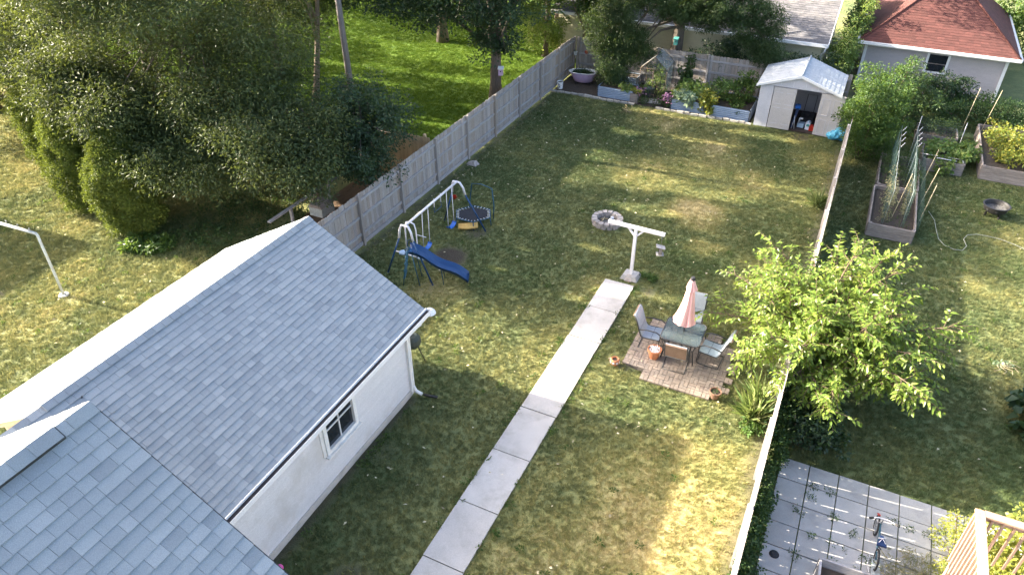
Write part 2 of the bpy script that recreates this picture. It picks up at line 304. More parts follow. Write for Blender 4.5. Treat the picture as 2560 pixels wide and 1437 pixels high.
def limbs(base, top, r0, C, n, m, parent, rng, name='branch', joined=True):
    """tapered trunk and limbs that run to the clump centres"""
    base = Vector(base); top = Vector(top); k = 7; tp = []
    for i in range(k): t = i / (k - 1); tp.append(base.lerp(top, t) + Vector((math.sin(t * 3 + base.x) * .12, math.cos(t * 2.6 + base.y) * .12, 0)) * t)
    MB().tube(tp, [r0 * (1.35 if i == 0 else 1 - .62 * i / (k - 1)) for i in range(k)], 10).build('trunk', m, parent)
    b = MB(); pick = rng.choice(len(C), min(n, len(C)), replace=False)
    for i in pick:
        e = Vector(C[i]); t = .35 + .6 * rng.random(); s = base.lerp(top, t); mid = s.lerp(e, .5) + Vector((0, 0, .25 + .12 * (e - s).length * rng.random())); r = r0 * .3 * (1.1 - t)
        b.tube([s, s.lerp(mid, .5) + Vector(rng.normal(size=3) * .06), mid, mid.lerp(e, .55) + Vector(rng.normal(size=3) * .1), e], [r + .02, r * .8 + .015, r * .6 + .012, .018, .008], 5, False)
    b.build(name, m, parent, kind='stuff')
def make_tree(name, label, cat, loc, h, r0, ells, leaf, per, ln, wd, bark='bark', group=None, seed=1, lean=(0, 0), crad=.75, nb=26, zmin=2.2, droop=.25, extra=None, hole=None):
    t = thing(name, label, cat, loc, 0, group); rng = np.random.default_rng(seed)
    C = np.concatenate([ell(c, rd, n, rng, sh, zmin) for c, rd, n, sh in ells])
    if extra is not None: C = np.concatenate([C, np.array(extra, float)])
    rad = crad * (.65 + .7 * rng.random(len(C)))
    crown('crown', C, rad, per, ln, wd, leaf, t, True, rng=rng, droop=droop)
    limbs((0, 0, -.1), (lean[0], lean[1], h), r0, C, nb, bark, t, rng); return t

# ------------------------------------------------------------------ value noise for the lawn colour, partly set by sun and shade
_L = np.random.default_rng(5).random((256, 256))
def vn(x, y):
    xi = np.floor(x).astype(int); yi = np.floor(y).astype(int); fx = x - xi; fy = y - yi; fx = fx * fx * (3 - 2 * fx); fy = fy * fy * (3 - 2 * fy)
    g = lambda a, b: _L[a % 256, b % 256]
    return (g(xi, yi) * (1 - fx) + g(xi + 1, yi) * fx) * (1 - fy) + (g(xi, yi + 1) * (1 - fx) + g(xi + 1, yi + 1) * fx) * fy
def fbm(x, y, s=1., o=4): return sum(vn(x * s * 2 ** i + 17 * i, y * s * 2 ** i + 31 * i) * .5 ** i for i in range(o)) / sum(.5 ** i for i in range(o))
def sst(a, b, x): t = np.clip((x - a) / (b - a), 0, 1); return t * t * (3 - 2 * t)
DRY = [(-3.9, 23.2, 1.3, .75), (-3.2, 20.9, .7, .55), (-2.6, 26.3, 1.0, .3), (-.9, 20.0, 1.2, .45), (-5.2, 30.2, 2.2, .4), (-7.5, 30.8, 1.4, .5), (-.5, 29.5, 1.2, .35), (-1.6, 10.6, 2.6, .35), (-.5, 17.8, 1.2, .25),
       (-3.5, 8.2, 1.8, .2), (-9.6, 15.0, 1.1, .4), (-5.6, 17.2, .9, .35), (-20.5, 9.5, 2.8, .18), (-9.5, 20, 1.2, .2), (-6.5, 25.5, 2.0, .25), (6.5, 26, 1.6, .3), (5.5, 22.5, 1.2, .25), (6.3, 17.2, 1.2, .35), (-1.5, 31.3, 1.0, .35), (-3.9, 28.2, 1.8, .3)]
BARE = [(-10.4, 16.9, .78, 1), (-10.3, 18.5, .45, .8), (-4.0, 17.7, .3, .8), (-6.4, 5.95, .5, .7), (-2.6, 6.9, .9, .45), (-12.9, 21.6, .55, .6), (-12.95, 19.2, .4, .7), (-1.35, 31.6, .55, .8), (-17.45, 9.0, .3, .6), (-21.6, 9.15, .33, .8), (-10.2, 15.0, .5, .5), (-3.7, 14.3, .35, .5),
        (-4.3, 6.3, .5, .5), (-7.7, 9.0, .45, .4), (.1, 23.5, .5, .6), (6.4, 17.1, .5, .4), (-13.0, 25.5, .4, .5), (-19.4, 9.9, .25, .4)]
def tone(x, y):
    dry = .33 + .40 * (fbm(x, y, .35) - .5) * 2 + .22 * (fbm(x + 50, y, 1.3) - .5) * 2
    dry = dry + np.where(x > .4, -.13, 0) + np.where((x < -13.3) & (y < 21), .12, 0) + sst(14.2, 11.5, y) * sst(.4, .2, x) * (.17 * sst(-5.4, -3.4, x) + .34 * sst(-2.6, -1.0, x)) - .14 * sst(-6.0, -8.5, x) * sst(14, 11, y) * (x > -9)  # dry offsets also paint sunlit lawn paler and the roof's shadow zone greener
    dry = dry + .17 * (fbm(x + 5, y + 8, 4.2) - .5) * 2
    wob = .55 + .9 * fbm(x + 9, y + 3, 1.1)
    for cx, cy, r, s in DRY: dry = dry + s * sst(1.25, .35, np.hypot(x - cx, (y - cy)) / r / wob)
    bare = np.zeros_like(x)
    for cx, cy, r, s in BARE: bare = np.maximum(bare, s * sst(1.2, .5, np.hypot(x - cx, y - cy) / r / (.4 + 1.2 * fbm(x, y + 7, 1.8))))
    for (ax, s) in ((-13.2, 1), (.26, -1)):                       # worn strip along the fences
        d = (x - ax) * s; bare = np.maximum(bare, .8 * sst(.42, .1, np.where(d > 0, d, 9) / (.4 + 1.3 * fbm(x * 0 + 3, y, .9))))
    bare = np.maximum(bare, .85 * sst(.5, .1, np.where((x > -8.1) & (y < 10.9), x + 8.1, 9) / (.5 + fbm(x * 0, y, .8))))
    lush = sst(-13.2, -13.6, x) * sst(20.9, 21.2, y)
    return np.clip(dry, 0, 1.3), np.clip(bare * (1 - lush), 0, 1), lush
def grid_sheet(name, x0, x1, y0, y1, st, z):
    xs = np.arange(x0, x1 + 1e-6, st); ys = np.arange(y0, y1 + 1e-6, st); X, Y = np.meshgrid(xs, ys); n, mm = X.shape
    far = np.clip((np.hypot(X, Y - 15) - 60) / 50, 0, 1)
    Z = z + (.05 * (fbm(X, Y, .5) - .5) + .03 * (fbm(X, Y, 2.) - .5)) - 0
    V = np.stack([X, Y, Z], -1).reshape(-1, 3); i = np.arange(n - 1)[:, None] * mm + np.arange(mm - 1); i = i.reshape(-1, 1)
    me = npmesh(name, V, i + np.array([0, 1, mm + 1, mm]), 'lawn'); me.polygons.foreach_set('use_smooth', np.ones(len(me.polygons), bool))
    d, b, l = tone(X.ravel(), Y.ravel()); a = me.attributes.new('tone', 'FLOAT_COLOR', 'POINT'); a.data.foreach_set('color', np.stack([d / 1.3, b, l, np.ones_like(d)], 1).astype(np.float32).ravel())
    return me
link('lawn', grid_sheet('lawn', -48, 24, -6, 62, .25, -.03), kind='structure')
gb = MB(); gb.add([(-600, -400, -.35), (600, -400, -.35), (600, 900, -.35), (-600, 900, -.35)], [(0, 1, 2, 3)])
far_me = gb.mesh('ground', 'lawn'); a = far_me.attributes.new('tone', 'FLOAT_COLOR', 'POINT'); a.data.foreach_set('color', [.3, 0, .2, 1] * 4)
link('ground', far_me, kind='structure')

# places where no grass grows: (x0, x1, y0, y1)
NOGRASS = [(-5.33, -4.50, 2, 17.82), (-3.5, -1.2, 14.2, 16.35), (.62, 9, 0, 12.86), (-13.9, -7.9, 3, 11.2), (-13.2, -3.5, 31.95, 36), (-13.2, 10, 34.6, 35.1), (-3.6, -.1, 31.9, 35), (1.6, 3.05, 24, 30.3), (2.95, 4.5, 30.2, 34.1), (5.15, 7.9, 30.3, 35),
           (-.1, 6.6, 39, 46), (-14, -1.5, 36.2, 48), (-12, 0, -6, 3), (-17.0, -13.4, 15.2, 20.5), (-7.0, -6.0, 20.6, 21.6), (-5.0, -4.4, 18.0, 18.6)]
def grass_points(x0, x1, y0, y1, dens, rng):
    n = int((x1 - x0) * (y1 - y0) * dens); x = rng.uniform(x0, x1, n); y = rng.uniform(y0, y1, n); d, b, l = tone(x, y)
    k = rng.random(n) > b * 1.1
    wob = .13 * (fbm(x, y, 4.) - .5)
    for a0, a1, b0, b1 in NOGRASS: k &= ~((x > a0 + wob) & (x < a1 + wob) & (y > b0 + wob) & (y < b1 + wob))
    return x[k], y[k], d[k], b[k], l[k]
def tuft(n, h, w, seed):
    rg = random.Random(seed); b = MB()
    for i in range(n):
        a = rg.uniform(0, 6.28); r = rg.uniform(0, .055); x, y = r * math.cos(a), r * math.sin(a); a2 = rg.uniform(0, 6.28); hh = h * rg.uniform(.5, 1.2); ln = rg.uniform(.2, .9) * hh
        dx, dy = math.cos(a2), math.sin(a2); b.add([(x - dy * w, y + dx * w, -.01), (x + dy * w, y - dx * w, -.01), (x + dx * ln, y + dy * ln, hh)], [(0, 1, 2)])
    me = b.mesh('grass_tuft', 'blade'); return me
tufts = [tuft(16, .050, .006, 1), tuft(14, .060, .007, 2), tuft(18, .040, .006, 3)]
tcol = bpy.data.collections.new('tuft_shapes')
for i, tm in enumerate(tufts): tcol.objects.link(bpy.data.objects.new('grass_tuft', tm))
def scatter(name, x, y, d, l, z, smin, smax, label=None):
    me = bpy.data.meshes.new(name); me.vertices.add(len(x)); me.vertices.foreach_set('co', np.stack([x, y, z], 1).astype(np.float32).ravel())
    a = me.attributes.new('tone', 'FLOAT_COLOR', 'POINT'); a.data.foreach_set('color', np.stack([d / 1.3, d * 0, l, np.ones_like(d)], 1).astype(np.float32).ravel())
    o = link(name, me, kind='stuff'); o['label'] = label; o['category'] = 'grass'
    g = bpy.data.node_groups.new(name, 'GeometryNodeTree'); g.interface.new_socket('Geometry', in_out='INPUT', socket_type='NodeSocketGeometry'); g.interface.new_socket('Geometry', in_out='OUTPUT', socket_type='NodeSocketGeometry')
    N = g.nodes; Lk = g.links; gi = N.new('NodeGroupInput'); go = N.new('NodeGroupOutput'); ip = N.new('GeometryNodeInstanceOnPoints'); ci = N.new('GeometryNodeCollectionInfo'); ci.inputs['Collection'].default_value = tcol
    ci.inputs['Separate Children'].default_value = True; ci.inputs['Reset Children'].default_value = True; ip.inputs['Pick Instance'].default_value = True
    rv = N.new('FunctionNodeRandomValue'); rv.data_type = 'FLOAT_VECTOR'; rv.inputs[0].default_value = (-.25, -.25, 0); rv.inputs[1].default_value = (.25, .25, 6.28)
    rs = N.new('FunctionNodeRandomValue'); rs.data_type = 'FLOAT'; rs.inputs[2].default_value = smin; rs.inputs[3].default_value = smax; rs.inputs['Seed'].default_value = 4
    Lk.new(gi.outputs[0], ip.inputs['Points']); Lk.new(ci.outputs[0], ip.inputs['Instance']); Lk.new(rv.outputs[0], ip.inputs['Rotation']); Lk.new(rs.outputs[1], ip.inputs['Scale']); Lk.new(ip.outputs[0], go.inputs[0])
    md = o.modifiers.new('scatter', 'NODES'); md.node_group = g; return o
def gz(x, y): return -.03 + (.05 * (fbm(x, y, .5) - .5) + .03 * (fbm(x, y, 2.) - .5))
rg = np.random.default_rng(3)
for nm, box, dens, lab, sm in (('grass', (-13.2, .22, 4, 32), 330, 'short patchy grass of the fenced back yard, straw coloured near the house', (.6, 1.25)), ('grass', (.3, 9.5, 4, 38), 260, "green grass of the neighbour's yard beside the raised beds", (.7, 1.4)),
                               ('grass', (-48, -30, 8, 20.9), 110, 'coarse grass at the far left beyond the cedar columns', (1.0, 2.0)), ('grass', (-30, -13.45, 3, 20.9), 230, 'coarse grass of the side yard round the clothes pole', (.8, 1.7)), ('grass', (-40, -13.45, 21.1, 45), 110, 'lush bright green mown grass beyond the tan fence', (1.0, 1.7))):
    x, y, d, b, l = grass_points(*box, dens, rg); scatter(nm, x, y, d, l, gz(x, y), *sm, label=lab)

# ------------------------------------------------------------------ path and paving
path = link('path', None, kind='structure')
py = [2.0, 3.6, 5.32, 7.09, 8.6, 10.2, 11.71, 13.28, 14.8, 16.3, 17.82]
for i in range(len(py) - 1):
    y0, y1 = py[i] + .012, py[i + 1] - .012; jx = random.uniform(-.012, .012)
    b = MB(); b.prism([(-5.38 + jx, y0), (-4.46 + jx, y0), (-4.46 + jx, y1), (-5.38 + jx, y1)], -.12, .028 + random.uniform(-.006, .006)); b.build('slab', 'concrete', path)
pat = link('brick_patio', None, kind='structure')
MB().prism([(-3.66, 14.35), (-3.1, 14.25), (-3.0, 13.97), (-1.35, 13.97), (-1.1, 14.3), (-1.05, 16.1), (-1.4, 16.5), (-3.4, 16.5), (-3.66, 16.3)], -.1, -.022).build('sand_bed', 'sand', pat)
bm_ = MB().box((0, 0, 0), (.190, .090, .05)).mesh('brick', 'brick'); nb = 0
for i in range(14):
    for j in range(13):
        cx, cy = -3.68 + .2 * i + .1, 13.95 + .2 * j + .1
        e = min(cx + 3.74, -1.0 - cx, cy - 13.9, 16.5 - cy); corner = (cx < -3.1 and cy < 14.3) or (cx > -1.5 and cy > 16.2) or (cx > -1.3 and cy < 14.3) or (cx < -3.4 and cy > 16.2)
        if corner or (e < .14 and random.random() < .3): continue
        for k in (-1, 1):
            rz = 0 if (i + j) % 2 == 0 else math.pi / 2; ox, oy = (0, k * .05) if rz == 0 else (k * .05, 0)
            if nb < 300:
                link('brick', bm_, pat, (cx + ox, cy + oy, -.006 + random.uniform(-.005, .005)), (random.uniform(-.02, .02), random.uniform(-.02, .02), rz + random.uniform(-.02, .02))); nb += 1
            else:
                if nb == 300: bs = MB()
                bs.box((cx + ox, cy + oy, -.006 + random.uniform(-.005, .005)), (.190, .090, .05), rz); nb += 1
if nb > 300: bs.build('brick_field', 'brick', pat, kind='stuff')
cp = link('concrete_patio', None, kind='structure')
for i in range(11):
    for j in range(14):
        x0 = .66 + i * .62; y1 = 12.84 - j * .62; z = .02 + random.uniform(-.006, .006)
        MB().prism([(x0 + .012, y1 - .608), (x0 + .608, y1 - .608), (x0 + .608, y1 - .012), (x0 + .012, y1 - .012)], -.1, z).build('slab', 'concrete2', cp)
# ------------------------------------------------------------------ house: white rear wing and taller front part
house = thing('house', 'white house with grey shingle roofs filling the lower left', 'house', (-8, 5, 0))
HO = Vector((-8, 5, 0))
def hb(b, name, m, parent=house, **k): b.v = [(x + 8, y - 5, z) for x, y, z in b.v]; return b.build(name, m, parent, **k)
def wing_wall(name, poly_pts, m, parent=house): return hb(MB().add(poly_pts, [tuple(range(len(poly_pts)))]), name, m, parent)
# wing walls
wb = MB(); wb.box((-8.14, 6.9, 1.15), (.08, 8.0, 2.32)); wb.box((-13.6, 7.9, 1.15), (.12, 6.0, 2.32)); wb.box((-10.87, 10.84, 1.15), (5.4, .12, 2.32))
wb.add([(-13.6, 10.9, 2.3), (-8.1, 10.9, 2.3), (-10.9, 10.9, 3.92), (-13.6, 10.78, 2.3), (-8.1, 10.78, 2.3), (-10.9, 10.78, 3.92)], [(0, 1, 2), (5, 4, 3)])
hb(wb, 'wall', 'siding')
for k in range(22):                                       # lapped boards of the visible wall
    z = .16 + k * .1; rows = [(3.0, 7.74), (8.80, 10.9)] if .98 < z + .05 and z < 2.15 else [(3.0, 10.9)]
    for y0, y1 in rows:
        b = MB(); b.add([(-8.1, y0, z), (-8.1, y1, z), (-8.1, y1, z + .082), (-8.1, y0, z + .082), (-8.064, y0, z), (-8.064, y1, z), (-8.076, y1, z + .082), (-8.076, y0, z + .082)], [(4, 5, 6, 7), (0, 1, 5, 4), (1, 2, 6, 5), (3, 0, 4, 7), (2, 3, 7, 6)])
        hb(b, 'siding_board', 'siding')
hb(MB().box((-8.075, 7.0, .06), (.07, 7.9, .2)), 'foundation', 'concrete')
hb(MB().box((-8.05, 10.93, 1.2), (.1, .1, 2.3)), 'corner_board', 'white')
# window
wf = MB(); y0, y1, z0, z1 = 7.72, 8.82, .97, 2.17; t = .10
wf.box((-8.06, (y0 + y1) / 2, z0 + t / 2), (.09, y1 - y0, t)); wf.box((-8.06, (y0 + y1) / 2, z1 - t / 2), (.09, y1 - y0, t)); wf.box((-8.06, y0 + t / 2, (z0 + z1) / 2), (.09, t, z1 - z0 - 2 * t)); wf.box((-8.06, y1 - t / 2, (z0 + z1) / 2), (.09, t, z1 - z0 - 2 * t))
win = hb(wf, 'window', 'white')
for n_, bx in (('sill', ((-8.03, (y0 + y1) / 2, z0 - .02), (.14, y1 - y0 + .08, .035))), ('muntin', ((-8.075, (y0 + y1) / 2, (z0 + z1) / 2), (.025, .03, z1 - z0 - .2))), ('muntin', ((-8.077, (y0 + y1) / 2, (z0 + z1) / 2), (.022, y1 - y0 - .2, .03)))):
    hb(MB().box(*bx), n_, 'white', win)
for a in (0, 1):
    for c in (0, 1):
        ya, yb = (y0 + .10, (y0 + y1) / 2 - .015) if a == 0 else ((y0 + y1) / 2 + .015, y1 - .10); za, zb = (z0 + .10, (z0 + z1) / 2 - .015) if c == 0 else ((z0 + z1) / 2 + .015, z1 - .10)
        hb(MB().box((-8.09, (ya + yb) / 2, (za + zb) / 2), (.008, yb - ya, zb - za)), 'pane', 'glass', win)
hb(MB().box((-8.3, 8.2, 1.6), (.01, .8, .9)).box((-8.25, 8.0, 1.6), (.03, .03, .9)), 'blind', 'trim', win)
for yy in (7.78,): hb(MB().box((-8.068, yy - .07, 1.57), (.03, .16, 1.2)), 'old_frame', 'white', win)

def roof(name, ridge, yb, ya, run, slope, side, indiv, expo=.143, parent=house, seed=1, caps=True, yback=None):
    """one slope: deck plus tab shingles; ridge (x, z), from y=ya to y=yb, side +1 east, -1 west"""
    x0, z0 = ridge; c, s = math.cos(slope), math.sin(slope); Ls = run / c; rg = random.Random(seed)
    P = lambda u, v, w: (x0 + side * (v * c + w * s), u, z0 - v * s + w * c)     # u along the ridge, v down the slope, w off it
    yd = yb; yb = yb + .014; b = MB(); b.add([P(ya, 0, -.10), P(yb, 0, -.10), P(yb, Ls, -.10), P(ya, Ls, -.10), P(ya, 0, -.004), P(yb, 0, -.004), P(yb, Ls, -.004), P(ya, Ls, -.004)], [(0, 1, 2, 3), (7, 6, 5, 4), (0, 4, 5, 1), (1, 5, 6, 2), (2, 6, 7, 3), (3, 7, 4, 0)])  # dark deck edge juts past the tabs to draw the rake's shadow line
    dk = hb(b, name, 'deck_felt', parent); yb = yd
    field = MB(); n = 0; rows = int(Ls / expo) + 1; jobs = []
    for r in range(rows):
        v1 = min(Ls + .02, (r + 1) * expo); u = yb + .0
        while u > ya + .02:
            w = rg.choice([.14, .17, .2, .24, .28, .33]); w = min(w, u - ya); jobs.append((r, u, w, v1, rg.random() < .42)); u -= w
    jobs.sort(key=lambda j: indiv(j)) if indiv else None
    for r, u, w, v1, hi in jobs:
        th = .020 if hi else .014; vt = max(0, v1 - expo - .03); g = .0016; k = rg.uniform(-.003, .003)
        vs = [P(u - g, vt, .001), P(u - w + g, vt, .001), P(u - w + g, v1 + k, .001), P(u - g, v1 + k, .001), P(u - g, vt, .003), P(u - w + g, vt, .003), P(u - w + g, v1 + k, th), P(u - g, v1 + k, th)]
        fs = [(4, 5, 6, 7), (2, 3, 7, 6), (1, 2, 6, 5), (3, 0, 4, 7)] if side < 0 else [(7, 6, 5, 4), (6, 7, 3, 2), (5, 6, 2, 1), (7, 4, 0, 3)]
        if indiv and n < 300: q = MB(); q.add(vs, fs); hb(q, 'shingle', 'shingle', dk); n += 1
        else: field.add(vs, fs)
    if field.v: hb(field, 'shingle_field', 'shingle', dk, kind='stuff')
    return dk, P
A1 = math.atan(1.7 / 3.0)
d1, P1 = roof('rear_roof_east', (-10.92, 4.1), 11.5, 2.7, 3.08, A1, 1, None, seed=2)
d2, P2 = roof('rear_roof_west', (-10.92, 4.1), 11.5, 4.53, 3.08, A1, -1, None, seed=3)
A2 = math.atan(.69)
d3, P3 = roof('front_roof_east', (-6.4, 7.38), 3.05, -2.6, 4.7, A2, 1, lambda j: abs(j[1] - 3.05) + .9 * j[0] * .143, seed=4)
d4, P4 = roof('front_roof_west', (-6.4, 7.38), 3.05, -2.6, 4.6, A2, -1, None, seed=5)
def caps(P_e, P_w, ya, yb, parent, lift=.0):
    y = yb; i = 0
    while y > ya:
        b = MB(); y2 = y - .30; h0, h1 = .022 + lift, .036 + lift
        pe = [P_e(y, .15, h0), P_e(y2, .15, h1), P_e(y, 0, h0 + .012), P_e(y2, 0, h1 + .012)]; pw = [P_w(y, .15, h0), P_w(y2, .15, h1)]
        lo = [P_e(y2, .15, h1 - .018), P_w(y2, .15, h1 - .018), P_e(y2, 0, h1 - .008)]
        b.add(pe + pw + lo, [(0, 1, 3, 2), (2, 3, 5, 4), (1, 6, 8, 3), (3, 8, 7, 5)]); hb(b, 'ridge_cap', 'shingle', parent); y -= .145 * 1.45; i += 1
caps(P1, P2, 4.6, 11.5, d1); caps(P3, P4, 2.7, 3.05, d3); caps(P3, P4, -2.5, 2.62, d3, .045)
b = MB(); b.add([P3(2.64, 0, .0), P3(-2.6, 0, .0), P3(-2.6, .16, .0), P3(2.64, .16, .0), P3(2.64, 0, .045), P3(-2.6, 0, .045), P3(-2.6, .145, .045), P3(2.64, .145, .045)], [(0, 1, 2, 3), (7, 6, 5, 4), (2, 6, 7, 3), (0, 3, 7, 4)]); hb(b, 'ridge_vent', 'char', d3)
# white edge boards, soffits, gutters
def rake(Pf, y, Ls, m, parent, nm='rake_board', drop=.17, th=.03):
    b = MB(); b.add([Pf(y, 0, -.005), Pf(y, Ls, -.005), Pf(y, Ls, -.005 - drop), Pf(y, 0, -.005 - drop), Pf(y + th, 0, -.005), Pf(y + th, Ls, -.005), Pf(y + th, Ls, -.005 - drop), Pf(y + th, 0, -.005 - drop)], [(0, 1, 2, 3), (7, 6, 5, 4), (0, 4, 5, 1), (1, 5, 6, 2), (2, 6, 7, 3), (3, 7, 4, 0)]); return hb(b, nm, m, parent)
rake(P1, 11.45, 3.5, 'trim', d1); rake(P2, 11.45, 3.5, 'trim', d2); rake(P2, 4.50, 3.5, 'trim', d2); rake(P3, 3.0, 5.6, 'trim', d3); rake(P4, 3.0, 5.5, 'trim', d4)
rake(P2, 4.56, 3.5, 'cream', d2, 'soffit', .30, .29)
g = MB(); gx = -7.84
g.box((gx + .135, 7.1, 2.28), (.008, 8.85, .12)); g.box((gx + .07, 7.1, 2.245), (.12, 8.85, .01)); g.box((gx + .030, 7.1, 2.315), (.022, 8.85, .13)); g.box((gx + .07, 11.53, 2.30), (.15, .01, .12)); hb(g, 'gutter', 'trim')
hb(MB().box((gx + .087, 7.1, 2.295), (.088, 8.8, .06)), 'gutter_fill', 'dark_gutter')  # near-black strip laid along the gutter trough
hb(MB().add([(-8.1, 2.7, 2.24), (-7.83, 2.7, 2.24), (-7.83, 11.5, 2.24), (-8.1, 11.5, 2.24)], [(0, 1, 2, 3)]), 'soffit', 'white')
dp = MB(); dp.tube([(-7.77, 11.25, 2.25), (-7.80, 11.2, 2.12), (-8.0, 11.02, 2.0), (-8.03, 10.98, 1.9), (-8.03, 10.98, .25), (-7.95, 10.98, .1), (-7.78, 10.98, .06)], .045, 8); hb(dp, 'downspout', 'white')
hb(MB().tube([(-7.75, 11.0, .04), (-7.4, 11.08, .03)], .035, 8), 'splash_pipe', 'rubber')
lm = MB(); lm.lathe([(.0, .10), (.07, .09), (.13, .03), (.15, -.02), (.14, -.03), (.0, .02)], 16, (-7.78, 11.62, 2.2)); hb(lm, 'eave_lamp', 'trim')
# front part walls
fw = MB(); fw.box((-6.4, -.4, 2.2), (8.4, 6.1, 4.3)); fw.add([(-10.6, 2.65, 4.35), (-2.2, 2.65, 4.35), (-6.4, 2.65, 7.25)], [(0, 1, 2)]); hb(fw, 'front_wall', 'siding')
hb(MB().box((-12.4, 4.90, 1.2), (2.5, .12, 2.4)).add([(-13.6, 4.87, 2.4), (-11.1, 4.87, 2.4), (-11.1, 4.87, 3.85)], [(0, 1, 2)]), 'end_wall', 'cream')
hb(MB().tube([P1(4.75, .42, .01), P1(4.75, .42, .05)], .022, 8).tube([P1(5.0, .3, .01), P1(5.0, .3, .04)], .016, 8), 'roof_vent', 'char', d1)
link('ball', MB().lathe([(.001, .075), (.035, .066), (.06, .045), (.075, 0), (.06, -.045), (.035, -.066), (.001, -.075)], 16).mesh('ball', 'ballpink'), None, (-7.74, 5.6, .075), label='pink ball on the grass at the foot of the white wall', category='ball')

# ------------------------------------------------------------------ fences
def fence(label, axis, at_, s0, s1, posts, rails, h, wood, rwood, side, name='wooden_fence', pw=.138, gap=.004, dog=True, gaps=None, kick=True, seed=1, cap=False, wig=.012, post_h=.02, jit=.004):
    """axis 'y' runs along Y at X=at_; side is where the rails are (+1/-1); pickets stand on the other side"""
    t = thing(name, label, 'fence', (at_, s0, 0) if axis == 'y' else (s0, at_, 0)); rg = random.Random(seed)
    T = (lambda s, d, z: (d, s - s0, z)) if axis == 'y' else (lambda s, d, z: (s - s0, d, z))
    shapes = []
    for k in range(4):
        hh = h * (1 + rg.uniform(-wig, wig)); w = pw / 2; c = .03 if dog else .0
        poly = [(-w, .05), (w, .05), (w, hh - c), (w - c * .9, hh), (-w + c * .9, hh), (-w, hh - c)] if dog else [(-w, .05), (w, .05), (w, hh), (-w, hh)]
        n = len(poly); b = MB(); vs = [((0 - .009, p, z) if axis == 'y' else (p, -.009, z)) for p, z in poly] + [((.009, p, z) if axis == 'y' else (p, .009, z)) for p, z in poly]
        b.add(vs, [tuple(range(n)), tuple(range(2 * n - 1, n - 1, -1))] + [(i, n + i, n + (i + 1) % n, (i + 1) % n) for i in range(n)]); me = b.mesh('picket', wood); shapes.append(me)
    s = s0 + pw / 2; i = 0
    while s < s1:
        p = T(s, -side * .035, rg.uniform(-.012, .012)); link('picket', shapes[rg.randrange(4)], t, p, (rg.uniform(-jit, jit), rg.uniform(-jit, jit), rg.uniform(-3 * jit, 3 * jit))); s += pw + (gaps(i, rg) if gaps else gap); i += 1
    for k, ps in enumerate(posts):
        b = MB(); b.box((0, 0, h / 2), (.095, .095, h + post_h)); link('post', b.mesh('post', rwood if cap else wood), t, T(ps, side * .03, 0), (0, 0, rg.uniform(-.02, .02)))
    seg = [s0] + [p for p in posts if s0 < p < s1] + [s1]
    for a, c in zip(seg[:-1], seg[1:]):
        if c - a < .25: continue
        for z in rails:
            L_ = c - a - .1; d = (.038, L_, .088) if axis == 'y' else (L_, .038, .088); b = MB().box((0, 0, 0), d, rx=rg.uniform(-.003, .003)); link('rail', b.mesh('rail', rwood), t, T((a + c) / 2, side * .0, z))
        if kick:
            d = (.03, c - a - .1, .14) if axis == 'y' else (c - a - .1, .03, .14); link('kickboard', MB().box((0, 0, 0), d).mesh('kickboard', rwood), t, T((a + c) / 2, side * .005, .09))
    return t
LP = [6.65, 9.05, 11.45, 13.85, 16.25, 18.65, 21.05, 23.45, 25.85, 28.25, 30.55, 32.75, 34.78]
fence('weathered grey wooden fence with rails and posts along the left of the yard', 'y', -13.25, 9.2, 34.85, [p for p in LP if p > 9.3], (.42, 1.02, 1.6), 1.83, 'grey_wood', 'rail_wood', 1, seed=3)
fence('weathered picket fence across the back of the yard behind the garden beds', 'x', 34.87, -13.15, -.1, [-13.05, -11.2, -9.0, -6.45, -4.0, -1.6], (.5, 1.02, 1.55), 1.83, 'grey_wood', 'rail_wood', -1, seed=4, gap=.012, wig=.02)
fence('bleached white fence running the full right side of the yard', 'y', .26, 4.6, 29.6, [4.7 + 2.42 * i for i in range(11)], (.32, .90, 1.50), 1.83, 'white_wood', 'white_wood', -1, seed=5, dog=False, kick=False, cap=True,
      gaps=lambda i, rg: .024 if i % 2 == 0 else (.008 if rg.random() < .2 else .0005), wig=.006, post_h=.03, jit=.0006)
fence('new tan board fence standing under the trees at left', 'x', 21.05, -38, -13.4, [-13.7, -16.1, -18.5, -20.9, -23.3, -25.7, -28.1, -30.5, -32.9, -35.3], (.4, 1.0, 1.55), 1.83, 'tan_wood', 'tan_wood', 1, seed=6, post_h=.14, kick=False)

# ------------------------------------------------------------------ boardwalk by the fence
dk = thing('boardwalk', 'old brown board deck with a grey handrail beyond the left fence', 'deck', (-15.2, 14, 0))
for i in range(11):
    link('plank', MB().box((0, 0, 0), (.135, 6.4, .035)).mesh('plank', 'brown_wood'), dk, (-.95 + i * .142 + .4, 3.3, .32 + random.uniform(-.003, .003)))
MB().box((-.62, 3.3, .2), (.04, 6.4, .22)).build('side_board', 'bed_wood', dk)
for y in (1.9, 3.9): MB().box((-.62, y, .45), (.08, .08, .95)).build('post', 'rail_wood', dk)
MB().box((-.62, 2.6, .93), (.13, 3.5, .04)).build('handrail', 'rail_wood', dk)
bn = thing('storage_box', 'grey lidded box on the brown boards beside the roof peak', 'box', (-15.25, 16.9, .34))
MB().prism([(-.42, -.3), (.12, -.3), (.12, .35), (-.42, .35)], 0, .34).build('body', 'rust_metal', bn)
MB().add([(-.45, -.33, .34), (.15, -.33, .34), (.15, .38, .34), (-.45, .38, .34), (-.35, -.3, .44), (.05, -.3, .44), (.05, .3, .46), (-.35, .3, .46)], [(0, 1, 5, 4), (1, 2, 6, 5), (2, 3, 7, 6), (3, 0, 4, 7), (4, 5, 6, 7)]).build('lid', 'bed_wood', bn)

